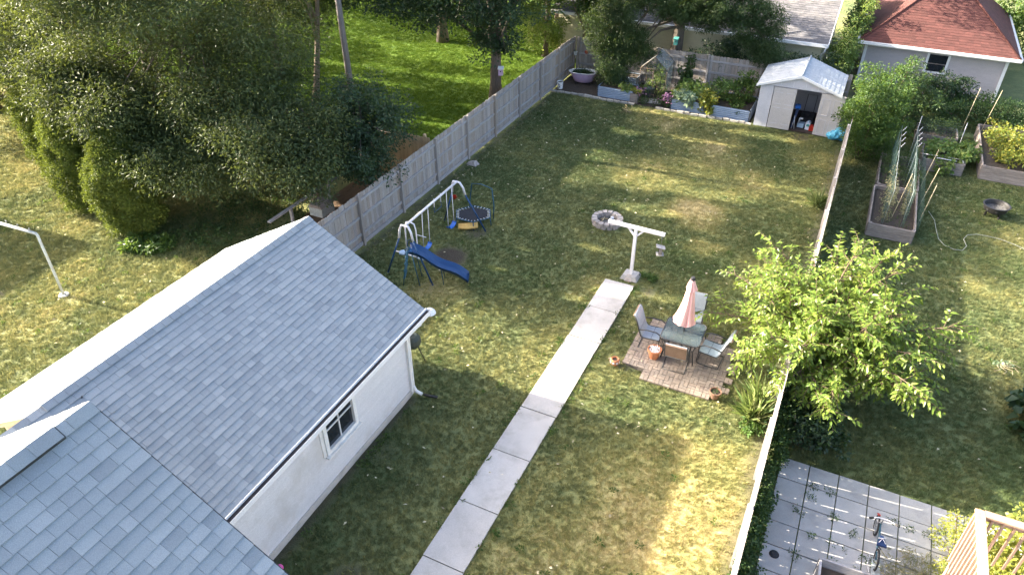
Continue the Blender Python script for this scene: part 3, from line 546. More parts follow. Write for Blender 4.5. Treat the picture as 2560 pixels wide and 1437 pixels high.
# ------------------------------------------------------------------ clothes poles
t = thing('clothes_pole', 'tall peeling grey metal clothes pole in the side yard at far left', 'pole', (-19.69, 10.02, 0))
MB().tube([(0, 0, -.05), (.01, 0, .8), (0, 0, 1.55), (-.02, .01, 2.08), (-.06, 0, 2.13)], .04, 10).build('upright', 'rust_metal', t)
MB().tube([(-.03, 0, 2.12), (-.6, -.02, 2.12), (-1.7, -.05, 2.10)], .042, 10).build('crossbar', 'rust_metal', t)
for x in (-.3, -.8, -1.3): MB().tube([(x, 0, 2.14), (x, 0, 2.22), (x + .03, 0, 2.24), (x + .06, 0, 2.2)], .009, 6).build('hook', 'steel', t)
MB().lathe([(.16, 0), (.14, .03), (.05, .04)], 12).build('footing', 'concrete2', t)
t = thing('clothes_post', 'pinkish white wooden T post on a concrete block beyond the path end', 'post', (-4.72, 18.28, 0), R(-2))
MB().add([(-.27, -.25, 0), (.27, -.25, 0), (.27, .25, 0), (-.27, .25, 0), (-.2, -.18, .13), (.2, -.18, .13), (.2, .18, .13), (-.2, .18, .13)], [(0, 1, 5, 4), (1, 2, 6, 5), (2, 3, 7, 6), (3, 0, 4, 7), (4, 5, 6, 7)]).build('footing', 'concrete2', t)
MB().add([(-.12, -.28, 0), (.1, -.28, 0), (.06, -.14, .16), (-.08, -.14, .16), (-.12, .0, 0), (.1, .0, 0)], [(0, 1, 2, 3), (3, 2, 5, 4), (0, 3, 4), (1, 5, 2)]).build('footing_stone', 'stone', t)
MB().box((0, 0, .87), (.09, .09, 1.7)).build('upright', 'white_metal', t)
MB().box((0, 0, 1.755), (1.75, .1, .09)).build('crossbar', 'white_metal', t)
for s in (-1, 1): MB().box((s * .14, 0, 1.6), (.30, .05, .05), ry=-s * R(48)).build('brace', 'white_metal', t)
MB().tube([(.80, -.02, 1.71), (.80, -.02, 1.62), (.82, -.02, 1.6)], .008, 6).build('hook', 'steel', t)
fd = thing('bird_feeder', 'small grey wooden bird feeder hanging from the right end of the white T post', 'bird feeder', (-3.93, 18.32, 1.16), R(20))
MB().box((0, 0, -.13), (.22, .2, .02)).build('tray', 'rail_wood', fd); MB().box((0, 0, .12), (.27, .2, .018), ry=R(14)).build('roof', 'rail_wood', fd)
for s in (-1, 1): MB().box((0, s * .07, 0), (.09, .012, .24)).build('end_panel', 'bed_wood', fd)
for s in (-1, 1): MB().box((s * .05, 0, -.02), (.006, .13, .2)).build('seed_window', 'glass', fd)
MB().tube([(0, 0, .13), (.0, 0, .45)], .003, 5).build('wire', 'steel', fd)

# ------------------------------------------------------------------ fire pit
t = thing('fire_pit', 'round fire pit of pale stone blocks left of the T post', 'fire pit', (-6.5, 21.08, 0))
for lv in range(2):
    for k in range(15):
        a0 = 2 * math.pi * (k + .5 * lv) / 15 + .02; a1 = a0 + 2 * math.pi / 15 - .075; ro, ri = .53 + random.uniform(-.015, .015), .36; z0 = lv * .105; z1 = z0 + .1 + random.uniform(-.006, .006)
        MB().prism([(ri * math.cos(a0), ri * math.sin(a0)), (ro * math.cos(a0), ro * math.sin(a0)), (ro * 1.01 * math.cos((a0 + a1) / 2), ro * 1.01 * math.sin((a0 + a1) / 2)), (ro * math.cos(a1), ro * math.sin(a1)), (ri * math.cos(a1), ri * math.sin(a1))], z0, z1).build('stone', 'stone', t)
MB().lathe([(.36, .03), (.25, .05), (.12, .075), (.001, .08)], 18).build('ash', 'ash', t)
for k in range(9):
    a = random.uniform(0, 6.28); p = Vector((.14 * math.cos(a), .14 * math.sin(a), .09)); d = Vector((math.cos(a * 2.3), math.sin(a * 2.3), .25)) * .14
    MB().tube([p - d, p + d], random.uniform(.014, .026), 6).build('charred_stick', 'ash' if k % 3 else 'straw', t)
MB().lathe([(.001, .15), (.05, .13), (.07, .08), (.04, .05)], 8, (.12, .2, .02)).build('pale_rock', 'cloth_white', t)

# ------------------------------------------------------------------ swing set, slide, trampoline
t = thing('swing_set', 'metal swing set with white top bar and blue slide by the left fence', 'swing set', (-10.82, 15.2, 0))
BZ = 1.88
MB().tube([(0, .0, BZ), (0, 3.15, BZ)], .038, 10).build('top_bar', 'white_metal', t)
def aframe(y, dy):
    for s, fx in ((-1, -.82), (1, .78)):
        ap = Vector((0, y, BZ)); ft = Vector((fx, y + dy, 0)); kn = ap.lerp(ft, .14) + Vector((s * .09, 0, .07)); k2 = ap.lerp(ft, .26) + Vector((s * .035, 0, .02))
        MB().tube([ap + Vector((-s * .02, 0, .01)), ap + Vector((s * .12, 0, -.0)), kn, k2], .036, 9).build('bent_tube', 'white_metal', t)
        MB().tube([k2, ft], .028, 9).build('leg', 'blue_metal', t); MB().tube([ft, ft - Vector((0, 0, .04)) + (ft - k2).normalized() * .06], .032, 8).build('leg_cap', 'blue', t)
aframe(.02, .05); aframe(3.12, .45)
def swing(y, dx):
    s = link('swing', None, t, (0, y, 0)); sb = MB(); n = 8
    for k in range(n):
        a0, a1 = math.pi * k / n, math.pi * (k + 1) / n; f = lambda a: (-math.cos(a) * .20, -math.sin(a) * .11)
        (y0_, z0_), (y1_, z1_) = f(a0), f(a1); sb.add([(-.075 + dx, y0_, .58 + z0_), (.075 + dx, y0_, .58 + z0_), (.075 + dx, y1_, .58 + z1_), (-.075 + dx, y1_, .58 + z1_), (-.075 + dx, y0_, .565 + z0_), (.075 + dx, y0_, .565 + z0_), (.075 + dx, y1_, .565 + z1_), (-.075 + dx, y1_, .565 + z1_)], [(0, 1, 2, 3), (7, 6, 5, 4), (0, 3, 7, 4), (1, 5, 6, 2)])
    sb.build('seat', 'blue_seat', s)
    for q in (-1, 1): MB().tube([(0, q * .17, BZ - .03), (dx * .5, q * .18, 1.2), (dx, q * .19, .58)], .011, 6).build('rope', 'white_metal', s)
swing(1.15, -.03); swing(2.62, .02)
gl = link('glider', None, t, (0, .30, 0))
for q in (-1, 1): MB().tube([(q * .03, -.02, BZ), (q * .14, .0, BZ - .05), (q * .19, .0, BZ - .25), (q * .20, 0, .72)], .022, 8).build('hanger', 'white_metal', gl)
MB().tube([(-.62, 0, .68), (.55, 0, .66)], .022, 8).build('beam', 'white_metal', gl)
for q in (-1, 1): MB().add([(q * .20, -.06, .70), (q * .42, -.12, .72), (q * .48, 0, .73), (q * .42, .12, .72), (q * .20, .06, .70), (q * .20, -.06, .67), (q * .42, -.12, .68), (q * .48, 0, .69), (q * .42, .12, .68), (q * .20, .06, .67)], [(0, 1, 2, 3, 4), (9, 8, 7, 6, 5), (0, 5, 6, 1), (1, 6, 7, 2), (2, 7, 8, 3), (3, 8, 9, 4)]).build('seat', 'pale_blue', gl)
MB().tube([(.15, .05, 1.45), (.5, .05, 1.44)], .012, 6).build('handle', 'white_metal', gl)
tz = link('trapeze', None, t, (0, 2.05, 0))
for q in (-1, 1): MB().tube([(-.1, q * .2, BZ - .02), (-.1, q * .2, BZ - .32)], .014, 6).build('hanger', 'white_metal', tz)
MB().tube([(-.1, -.2, BZ - .32), (-.1, -.23, 1.38), (-.1, .23, 1.38), (-.1, .2, BZ - .32)], .01, 6).build('bar', 'blue_metal', tz)
sd = link('slide', None, t, (.12, -.05, 0), (0, 0, R(24)))
n = 18; prof = []
for k in range(n + 1):
    u = k / n; x = 1.75 * u + .0; z = 1.12 - 1.02 * (u ** 1.15) + .055 * math.sin(u * 2 * math.pi * 1.5); z = max(z, .09) if u > .85 else z; prof.append((x, z))
b = MB(); cs = [(-.25, .11), (-.235, .115), (-.20, .0), (-.10, -.012), (.10, -.012), (.20, 0), (.235, .115), (.25, .11)]
vs = [(x, y, z + h) for x, z in prof for y, h in cs]; m_ = len(cs); b.add(vs, [(i * m_ + j, (i + 1) * m_ + j, (i + 1) * m_ + j + 1, i * m_ + j + 1) for i in range(n) for j in range(m_ - 1)]); b.sm = True
o = b.build('chute', 'blue', sd); sm_ = o.modifiers.new('t', 'SOLIDIFY'); sm_.thickness = .012
for q in (-1, 1):
    MB().tube([(-.05, q * .22, 1.12), (-.22, q * .24, 0)], .016, 7).build('leg', 'teal_metal', sd); MB().tube([(.12, q * .24, 1.12), (.28, q * .26, 0)], .016, 7).build('leg', 'teal_metal', sd)
    MB().tube([(.22, q * .25, 1.12), (.08, q * .25, 1.36), (-.06, q * .24, 1.30), (-.08, q * .23, 1.1)], .013, 7).build('handrail', 'blue_metal', sd)
    MB().tube([(.95, q * .15, .5), (1.0, q * .18, 0)], .014, 6).build('support', 'teal_metal', sd)
for z in (.25, .5, .75, .98): MB().box((-.22 + z * .15, 0, z), (.07, .46, .015)).build('rung', 'teal_metal', sd)
t = thing('trampoline', 'small black toddler trampoline with teal frame and handle beside the swing set', 'trampoline', (-10.7, 19.15, 0), R(28)); t.scale = (1.2, 1.2, 1.1)
hexp = [(.53 * math.cos(math.pi / 6 * (2 * k + 1)) * 1.05, .48 * math.sin(math.pi / 6 * (2 * k + 1)) * 1.0) for k in range(6)]
MB().prism([(x * .84, y * .84) for x, y in hexp], .26, .268).build('mat', 'black', t)
MB().tube([(x, y, .27) for x, y in hexp + hexp[:2]], .017, 7).build('frame', 'teal_metal', t)
for k in range(6):
    (xa, ya), (xb, yb) = hexp[k], hexp[(k + 1) % 6]
    MB().tube([(xa, ya, .26), (xa * 1.05, ya * 1.05, 0)], .014, 6).build('leg', 'teal_metal', t)
    for j in range(5):
        u = (j + .5) / 5; px_, py_ = xa + (xb - xa) * u, ya + (yb - ya) * u; MB().tube([(px_, py_, .285), (px_ * .84, py_ * .84, .275)], .010, 5).build('spring_strap', 'white_metal', t)
MB().tube([(.58, .12, .0), (.60, .10, .5), (.55, .28, .98), (.25, .53, 1.0), (-.02, .62, .98), (-.1, .55, .4), (-.1, .52, 0)], .016, 8).build('handle', 'teal_metal', t)
t = thing('foam_cushion', 'folded yellow foam cushion lying against the toddler trampoline', 'cushion', (-10.62, 18.62, .05), R(30))
for k in range(3): MB().tube([(-.33, -.09 + k * .07, .06 + .02 * k), (0, -.1 + k * .07, .05 + .03 * k), (.33, -.06 + k * .07, .07 + .02 * k)], [.045, .05, .055], 8).build('fold', 'yellow', t)
t = thing('toy_cup', 'small red toy lying in the grass behind the swing set', 'toy', (-12.1, 20.3, .0)); MB().lathe([(.001, 0), (.05, 0), (.075, .12), (.065, .12), (.04, .02)], 12).build('cup', 'red', t); MB().tube([(.07, 0, .1), (.12, 0, .07), (.06, 0, .03)], .01, 6).build('handle', 'red', t)
t = thing('flat_rock', 'pale flat rock leaning at the foot of the left fence', 'rock', (-12.85, 23.1, 0)); MB().add([(-.22, -.14, 0), (.2, -.18, 0), (.26, .1, 0), (-.1, .2, 0), (-.14, -.08, .12), (.12, -.1, .16), (.15, .06, .15), (-.05, .12, .1)], [(0, 1, 5, 4), (1, 2, 6, 5), (2, 3, 7, 6), (3, 0, 4, 7), (4, 5, 6, 7)]).build('slab', 'stone', t)

# ------------------------------------------------------------------ patio set
t = thing('patio_table', 'square glass topped table with dark frame in the middle of the brick patio', 'table', (-2.4, 15.43, 0), R(1))
def rrect(a, r, n=5): return [(sx * (a - r) + r * math.cos(q), sy * (a - r) + r * math.sin(q)) for sx, sy, q0 in ((1, 1, 0), (-1, 1, 90), (-1, -1, 180), (1, -1, 270)) for q in [R(q0 + 90 * k / n) for k in range(n + 1)]]
MB().prism(rrect(.5, .12), .71, .718).build('glass_top', 'table_glass', t)
q = rrect(.515, .13); MB().tube([(x, y, .712) for x, y in q + q[:2]], .014, 7).build('rim', 'char', t)
for sx in (-1, 1):
    for sy in (-1, 1): MB().tube([(sx * .43, sy * .43, .70), (sx * .36, sy * .36, .4), (sx * .43, sy * .43, 0)], .017, 8).build('leg', 'char', t)
MB().tube([(-.37, -.37, .38), (.37, .37, .38)], .01, 6).tube([(.37, -.37, .38), (-.37, .37, .38)], .01, 6).build('stretcher', 'char', t)
t = thing('parasol', 'closed pale pink parasol standing through the glass table', 'parasol', (-2.4, 15.45, 0))
MB().tube([(0, 0, .03), (0, 0, 2.36)], .019, 10).build('pole', 'char', t); MB().lathe([(.001, .1), (.05, .1), (.2, .05), (.22, 0)], 16).build('base', 'char', t)
def pleat(z, r, ph, k=8, amp=.38, n=64): return [((r * (1 + amp * math.cos(k * a + ph)) * math.cos(a + .1 * math.sin(k * a))), (r * (1 + amp * math.cos(k * a + ph)) * math.sin(a + .1 * math.sin(k * a))), z + .03 * math.cos(k * a + ph) * (r / .15)) for a in [2 * math.pi * j / n for j in range(n)]]
rings = [pleat(2.33, .045, 0, amp=.1), pleat(2.2, .07, 0, amp=.2), pleat(1.9, .110, .2, amp=.12), pleat(1.6, .145, .3, amp=.13), pleat(1.35, .18, .4, amp=.14), pleat(1.12, .22, .5, amp=.16), pleat(1.02, .24, .6, amp=.2)]
rings = [[(x - .10 * max(0, (1.7 - z)) ** 1.2 * (1 if x < 0 else .2), y, z) for x, y, z in rr] for rr in rings]
b = MB(); n = 64; b.add([p for r_ in rings for p in r_], [(i * n + j, i * n + (j + 1) % n, (i + 1) * n + (j + 1) % n, (i + 1) * n + j) for i in range(len(rings) - 1) for j in range(n)]); b.sm = True; b.build('canopy', 'pink', t)
rings = [pleat(2.37, .05, 0, amp=.05), pleat(2.22, .088, 0, amp=.12), pleat(2.07, .125, .1, amp=.2)]; b = MB(); b.add([(x + (.02 if z < 2.1 else 0), y, z) for r_ in rings for x, y, z in r_], [(i * n + j, i * n + (j + 1) % n, (i + 1) * n + (j + 1) % n, (i + 1) * n + j) for i in range(2) for j in range(n)]); b.sm = True; b.build('top_flap', 'pink', t)
MB().lathe([(.056, 2.34), (.06, 2.40), (.045, 2.44), (.001, 2.445)], 16).build('finial', 'black', t)
def chair(label, x, y, rz):
    t = thing('patio_chair', label, 'chair', (x, y, 0), rz, 'sling chairs round the glass table')
    for s in (-1, 1):
        X = s * .29
        MB().tube([(X, -.30, .02), (X, .18, .02), (X, .27, .05), (X, .27, .14), (X, .24, .40), (X, .05, .40), (X, -.2, .385), (X, -.26, .42), (X, -.33, .62), (X, -.40, .85), (X, -.46, 1.0)], .016, 7).build('side_frame', 'char', t)
        MB().tube([(X, -.32, .62), (X, -.1, .665), (X, .14, .66), (X, .25, .6), (X, .26, .5), (X, .25, .38)], .017, 7).build('armrest', 'char', t)
    MB().tube([(-.29, -.30, .02), (.29, -.30, .02)], .015, 7).build('floor_bar', 'char', t); MB().tube([(-.29, .27, .06), (.29, .27, .06)], .015, 7).build('front_bar', 'char', t)
    prof = [(.25, .40), (.12, .385), (0, .375), (-.12, .37), (-.22, .39), (-.27, .46), (-.32, .6), (-.37, .75), (-.415, .88), (-.455, .98), (-.49, 1.02), (-.52, 1.0)]
    for nm, m, a, c, off in (('seat_sling', 'sling', 0, 5, .014), ('back_sling', 'sling', 4, 12, .014), ('back_panel', 'sling_brown', 5, 12, -.012)):
        b = MB(); pr = prof[a:c]
        for k, (yy, zz) in enumerate(pr):
            for xx in (-.27, .27): b.v.append((xx, yy + (off if nm != 'seat_sling' else 0), zz + (off if nm == 'seat_sling' else .004)))
        b.f = [(2 * k, 2 * k + 1, 2 * k + 3, 2 * k + 2) for k in range(len(pr) - 1)]; o = b.build(nm, m, t); sf = o.modifiers.new('t', 'SOLIDIFY'); sf.thickness = .022 if m == 'sling' else .006; sf.offset = 0
    for (yy, zz) in ((.0, .392), (-.315, .6), (-.37, .755)): MB().box((0, yy + .016, zz + .012), (.53, .008, .008)).build('seam', 'char', t)
    return t
chair('sling patio chair at the left of the glass table facing right', -3.2, 15.42, R(-88))
chair('sling patio chair behind the closed pink parasol', -2.40, 16.42, R(184))
chair('sling patio chair under the overhanging leaves at the right of the table', -1.62, 15.45, R(86))
chair('sling patio chair with its brown back to the camera', -2.38, 14.88, R(3))
t = thing('plant_pot', 'large terracotta pot of white blossoms on the brick patio', 'pot', (-2.98, 14.9, 0))
MB().lathe([(.001, .01), (.11, .01), (.165, .25), (.185, .25), (.19, .31), (.165, .31), (.155, .24), (.001, .24)], 24).build('pot', 'terracotta', t)
b = MB()
for k in range(110):
    a, r_ = random.uniform(0, 6.28), .15 * math.sqrt(random.random()); p = Vector((r_ * math.cos(a), r_ * math.sin(a), .27 + random.uniform(0, .05))); b.box(p, (.03, .022, .008), random.uniform(0, 3), random.uniform(-.6, .6))
b.build('blossoms', 'bloom_white', t, kind='stuff')
t = thing('plant_pot', 'small patterned terracotta pot on the grass left of the brick patio', 'pot', (-3.83, 14.2, 0))
MB().lathe([(.001, .0), (.075, .0), (.125, .1), (.125, .17), (.10, .2), (.085, .2), (.08, .15), (.001, .15)], 20).build('pot', 'terracotta', t); MB().lathe([(.001, .165), (.088, .16)], 16).build('soil', 'soil', t)
for k in range(8): a = k * math.pi / 4; MB().box((.124 * math.cos(a), .124 * math.sin(a), .125), (.014, .05, .05), a, rx=R(45)).build('painted_diamond', 'cloth_white', t)
t = thing('plant_pot', 'brown pot of seedlings at the near right corner of the patio', 'pot', (-1.17, 14.1, 0))
MB().lathe([(.001, .0), (.09, .0), (.14, .17), (.15, .17), (.15, .22), (.13, .22), (.12, .17), (.001, .17)], 20).build('pot', 'pot_brown', t); MB().lathe([(.001, .19), (.122, .18)], 16).build('soil', 'soil', t)
crown('seedlings', RNG.normal(size=(14, 3)) * .05 + np.array([0, 0, .21]), .03, 10, .03, .015, 'ivy', t)
# ------------------------------------------------------------------ shed
t = thing('garden_shed', 'pale grey gabled garden shed with its right door open at the back of the yard', 'shed', (-2.0, 31.95, 0))
HW, D, EZ, RZ = 1.55, 2.5, 1.90, 2.42
MB().box((-HW + .02, D / 2, EZ / 2), (.05, D, EZ)).box((HW - .02, D / 2, EZ / 2), (.05, D, EZ)).box((0, D, EZ / 2), (2 * HW, .05, EZ)).build('wall', 'shed', t)
MB().prism([(-HW, 0), (HW, 0), (HW, D), (-HW, D)], 0, .05).build('floor', 'dark_in', t)
MB().box((-HW + .17, 0, EZ / 2), (.34, .05, EZ)).build('front_panel', 'shed', t); MB().box((-HW + .44, 0, EZ / 2), (.2, .04, EZ)).build('front_panel', 'shed', t); MB().box((HW - .06, 0, EZ / 2), (.12, .05, EZ)).build('front_panel', 'shed', t)
g = MB(); ya, yb = -.025, .025; pts = [(-HW, EZ - .05), (HW, EZ - .05), (HW, EZ), (0, RZ - .02), (-HW, EZ)]
g.add([(x, ya, z) for x, z in pts] + [(x, yb, z) for x, z in pts], [(0, 1, 2, 3, 4), (9, 8, 7, 6, 5)]); g.build('gable', 'shed', t)
for x in (-.75, -.25, .25, .75): MB().box((x, -.03, 2.02), (.012, .012, .22)).build('gable_rib', 'trim', t)
dl = MB().box((-.52, -.045, .93), (.92, .04, 1.8)).build('door', 'shed_door', t)
for z in (.25, .95, 1.12, 1.62):
    for x in (-.74, -.30): MB().box((x, -.07, z), (.3, .012, .02)).build('panel_moulding', 'shed', dl)
dr = MB().box((0, 0, .93), (.95, .04, 1.8)).build('door', 'shed_door', t, (1.40, -.06, 0)); dr.rotation_euler[2] = R(-4)
for z0, z1 in ((.12, .72), (.92, 1.62)):
    for x in (-.22, .22): 
        for bx in (((x, -.026, z0), (.3, .012, .02)), ((x, -.026, z1), (.3, .012, .02)), ((x - .15, -.026, (z0 + z1) / 2), (.02, .012, z1 - z0)), ((x + .15, -.026, (z0 + z1) / 2), (.02, .012, z1 - z0))): MB().box(*bx).build('panel_moulding', 'shed', dr)
for s in (-1, 1):
    b = MB(); n1, n2 = 7, 8; sl_ = []
    ov = .16
    e = (s * (HW + ov), EZ - .04); rr_ = (0, RZ + .03)
    b.add([(rr_[0], -.14, rr_[1]), (e[0], -.14, e[1]), (e[0], D + .12, e[1]), (rr_[0], D + .12, rr_[1]), (rr_[0], -.14, rr_[1] - .05), (e[0], -.14, e[1] - .05), (e[0], D + .12, e[1] - .05), (rr_[0], D + .12, rr_[1] - .05)], [(0, 3, 2, 1), (4, 5, 6, 7), (0, 1, 5, 4), (1, 2, 6, 5), (2, 3, 7, 6)] if s > 0 else [(0, 1, 2, 3), (7, 6, 5, 4), (0, 4, 5, 1), (1, 5, 6, 2), (2, 6, 7, 3)])
    rf = b.build('roof', 'shed_roof', t)
    for k in range(9):
        u = k / 9; x0 = e[0] * (1 - u); z0 = e[1] + (rr_[1] - e[1]) * u; x1 = e[0] * (1 - u - 1 / 9); z1 = e[1] + (rr_[1] - e[1]) * (u + 1 / 9)
        MB().add([(x0, -.13, z0 + .010), (x0, D + .11, z0 + .010), (x1, D + .11, z1 + .003), (x1, -.13, z1 + .003), (x0, -.13, z0), (x0, D + .11, z0)], [(0, 1, 2, 3), (4, 5, 1, 0)]).build('shingle_course', 'shed_roof', rf)
    MB().add([(0, -.17, RZ + .05), (e[0] * 1.01, -.17, e[1] + .01), (e[0] * 1.01, -.17, e[1] - .09), (0, -.17, RZ - .06), (0, -.13, RZ + .05), (e[0] * 1.01, -.13, e[1] + .01), (e[0] * 1.01, -.13, e[1] - .09), (0, -.13, RZ - .06)], [(0, 1, 2, 3), (7, 6, 5, 4), (0, 4, 5, 1), (1, 5, 6, 2), (2, 6, 7, 3)]).build('rake_trim', 'trim', rf)
MB().tube([(0, -.15, RZ + .05), (0, D + .12, RZ + .05)], .05, 8).build('ridge_cap', 'shed_roof', t)
for lab, cat, nm, x, y, rz in (('folded blue and white lawn chair just inside the shed opening at left', 'chair', 'folded_chair', -1.95, 32.35, .1),):
    o = thing(nm, lab, cat, (x, y, .05), rz); MB().box((0, 0, .5), (.09, .5, .9), ry=.12).build('seat_fabric', 'blue_dark', o); MB().tube([(-.05, -.25, 0), (.04, -.22, .95)], .014, 6).tube([(.07, -.25, 0), (-.02, -.24, .6)], .014, 6).build('frame', 'white_metal', o)
    MB().box((.03, -.1, .95), (.22, .3, .1)).build('blue_cushion', 'blue_seat', o)
o = thing('leaf_blower', 'pale blue and white garden machine on the dark shed floor', 'machine', (-1.62, 32.45, .05)); MB().prism([(-.16, -.12), (.1, -.16), (.16, .1), (-.1, .14)], .02, .2).build('body', 'pale_blue', o); MB().tube([(-.12, -.05, .18), (-.1, -.12, .42), (.02, -.16, .44)], .04, 7).build('handle', 'cloth_white', o)
o = thing('bundle', 'white and teal bundle beside the red can inside the shed', 'bundle', (-1.34, 32.35, .05)); MB().prism([(-.1, -.1), (.08, -.12), (.1, .1), (-.08, .12)], 0, .3).build('wrap', 'cloth_white', o); MB().box((0, -.12, .2), (.12, .02, .1)).build('label', 'teal', o); MB().tube([(0, 0, .25), (.02, -.03, .38)], .05, 7).build('neck', 'pale_blue', o)
o = thing('fuel_can', 'orange red fuel can on the shed floor', 'can', (-1.17, 32.25, .05)); MB().prism([(-.1, -.08), (.1, -.08), (.1, .08), (-.1, .08)], 0, .2).build('can', 'red', o); MB().tube([(-.05, 0, .2), (-.05, 0, .25), (.05, 0, .25), (.05, 0, .2)], .014, 6).build('handle', 'red', o); MB().tube([(.07, 0, .19), (.15, 0, .27)], .015, 6).build('spout', 'black', o)
o = thing('lawn_mower', 'dark push mower at the back of the open shed', 'mower', (-1.5, 33.3, .05)); MB().prism([(-.26, -.35), (.26, -.35), (.26, .35), (-.26, .35)], .08, .24).build('deck', 'char', o); MB().lathe([(.13, .24), (.13, .36), (.08, .4), (.001, .4)], 14).build('engine', 'black', o); MB().tube([(-.2, .3, .2), (-.2, .8, .9), (.2, .8, .9), (.2, .3, .2)], .014, 6).build('handle', 'char', o)
for sx in (-1, 1):
    for sy in (-1, 1): MB().tube([(sx * .24, sy * .3, .09), (sx * .29, sy * .3, .09)], .09, 12).build('wheel', 'rubber', o)
o = thing('deflated_pool', 'crumpled light blue vinyl pool heaped between the shed and the white fence', 'pool', (-.12, 32.0, 0))
b = MB(); rg2 = random.Random(2)
for k in range(7):
    a = k * .9; b.lathe([(.001, .0), (.2, .02), (.27, .14), (.2, .27), (.08, .34), (.001, .35)], 12, (.16 * math.cos(a), .22 * math.sin(a), .09 * (k % 4)))
b.sm = True; o2 = b.build('vinyl', 'tarp', o); md = o2.modifiers.new('r', 'REMESH'); md.mode = 'VOXEL'; md.voxel_size = .03; dt = bpy.data.textures.new('fold', 'CLOUDS'); dt.noise_scale = .18; dp_ = o2.modifiers.new('d', 'DISPLACE'); dp_.texture = dt; dp_.strength = .16

# ------------------------------------------------------------------ neighbours' buildings
def siding_wall(x0, x1, y, z0, z1, pitch, m, parent, name='siding'):
    b = MB(); z = z0
    while z < z1: zz = min(z + pitch, z1); b.add([(x0, y - .018, z), (x1, y - .018, z), (x1, y - .004, zz), (x0, y - .004, zz), (x0, y, z), (x1, y, z)], [(0, 1, 2, 3), (4, 5, 1, 0)]); z = zz
    return b.build(name, m, parent, kind='stuff')
t = thing('red_roofed_garage', 'lilac sided garage with a red brown hipped roof at top right', 'garage', (0, 0, 0))
X0, X1, Y0, Y1, EZ = .05, 6.1, 39.35, 47.0, 2.12
MB().box(((X0 + X1) / 2, (Y0 + Y1) / 2, EZ / 2), (X1 - X0, Y1 - Y0, EZ)).build('wall', 'lilac', t); siding_wall(X0, X1, Y0, .12, EZ - .02, .105, 'lilac', t)
for x in (X0 + .04, X1 - .04): MB().box((x, Y0 - .01, EZ / 2), (.13, .1, EZ)).build('corner_board', 'trim', t)
MB().box(((X0 + X1) / 2, Y0 - .03, EZ - .12), (X1 - X0 - .2, .03, .16)).build('frieze_board', 'trim', t)
wf = MB(); wx, wz = 3.28, 1.48; wf.box((wx - .44, Y0 - .035, wz), (.1, .05, .92)).box((wx + .44, Y0 - .035, wz), (.1, .05, .92)).box((wx, Y0 - .035, wz - .42), (.78, .05, .08)); wo = wf.build('window', 'trim', t); MB().box((wx, Y0 - .024, wz), (.78, .01, .78)).build('pane', 'glass', wo); MB().box((wx, Y0 - .035, wz - .02), (.78, .015, .03)).build('sash', 'bed_wood', wo)
ex0, ex1, ey0, ey1 = X0 - .32, X1 + .36, Y0 - .4, Y1 + .4; ap = ((ex0 + ex1) / 2, (ey0 + ey1) / 2, EZ + 2.75); hl = (ey1 - ey0) / 2 - (ex1 - ex0) / 2
r1, r2 = (ap[0], ap[1] - hl, ap[2]), (ap[0], ap[1] + hl, ap[2]); ez = EZ + .08
b = MB(); b.add([(ex0, ey0, ez), (ex1, ey0, ez), (ex1, ey1, ez), (ex0, ey1, ez), r1, r2], [(0, 1, 4), (1, 2, 5, 4), (2, 3, 5), (3, 0, 4, 5), (3, 2, 1, 0)]); rf = b.build('roof', 'red_roof', t)
def courses(A, B, C, Dd, n, m, parent, name='shingle_course'):
    """rows of lapped shingles between eave A-B and top Dd-C"""
    A, B, C, Dd = map(Vector, (A, B, C, Dd)); nr = (B - A).cross(Dd - A).normalized(); b = MB()
    for k in range(n):
        u0, u1 = k / n, (k + 1) / n; p0, p1 = A.lerp(Dd, u0), B.lerp(C, u0); q0, q1 = A.lerp(Dd, u1), B.lerp(C, u1); w = max(.001, (p1 - p0).length); c = max(1, int(w / .3)); sh = random.random()
        for j in range(c + 1):
            a0, a1 = max(0, (j - sh) / c), min(1, (j + 1 - sh) / c)
            if a1 <= a0: continue
            h = .014 + random.uniform(-.003, .004); g = .0
            b.add([p0.lerp(p1, a0) + nr * h, p0.lerp(p1, a1) + nr * h, q0.lerp(q1, a1) + nr * .003, q0.lerp(q1, a0) + nr * .003, p0.lerp(p1, a0), p0.lerp(p1, a1)], [(0, 1, 2, 3), (4, 5, 1, 0)])
    return b.build(name, m, parent, kind='stuff')
courses((ex0, ey0, ez), (ex1, ey0, ez), r1, r1, 30, 'red_roof', rf); courses((ex1, ey0, ez), (ex1, ey1, ez), r2, r1, 30, 'red_roof', rf); courses((ex0, ey1, ez), (ex0, ey0, ez), r1, r2, 30, 'red_roof', rf)
for e in ((ex0, ey0, ez), (ex1, ey0, ez)): MB().tube([Vector(e) + Vector((0, 0, .02)), Vector(r1) + Vector((0, 0, .02))], .05, 6).build('hip_cap', 'red_roof', rf)
MB().box(((ex0 + ex1) / 2, ey0 - .05, ez - .05), (ex1 - ex0 + .1, .11, .12)).box((ex1 + .05, (ey0 + ey1) / 2, ez - .05), (.11, ey1 - ey0, .12)).box((ex0 - .05, (ey0 + ey1) / 2, ez - .05), (.11, ey1 - ey0, .12)).build('gutter', 'trim', t)
t = thing('yellow_house', 'long pale yellow house with a worn grey roof behind the back fence', 'house', (0, 0, 0))
X0, X1, Y0, Y1, EZ = -15.0, -1.75, 36.9, 47, 2.45
MB().box(((X0 + X1) / 2, (Y0 + Y1) / 2, EZ / 2), (X1 - X0, Y1 - Y0, EZ)).build('wall', 'cream_siding', t); siding_wall(X0, X1, Y0, .12, EZ - .02, .12, 'cream_siding', t)
rz = 4.6; ym = (Y0 + Y1) / 2; e0 = Y0 - .45
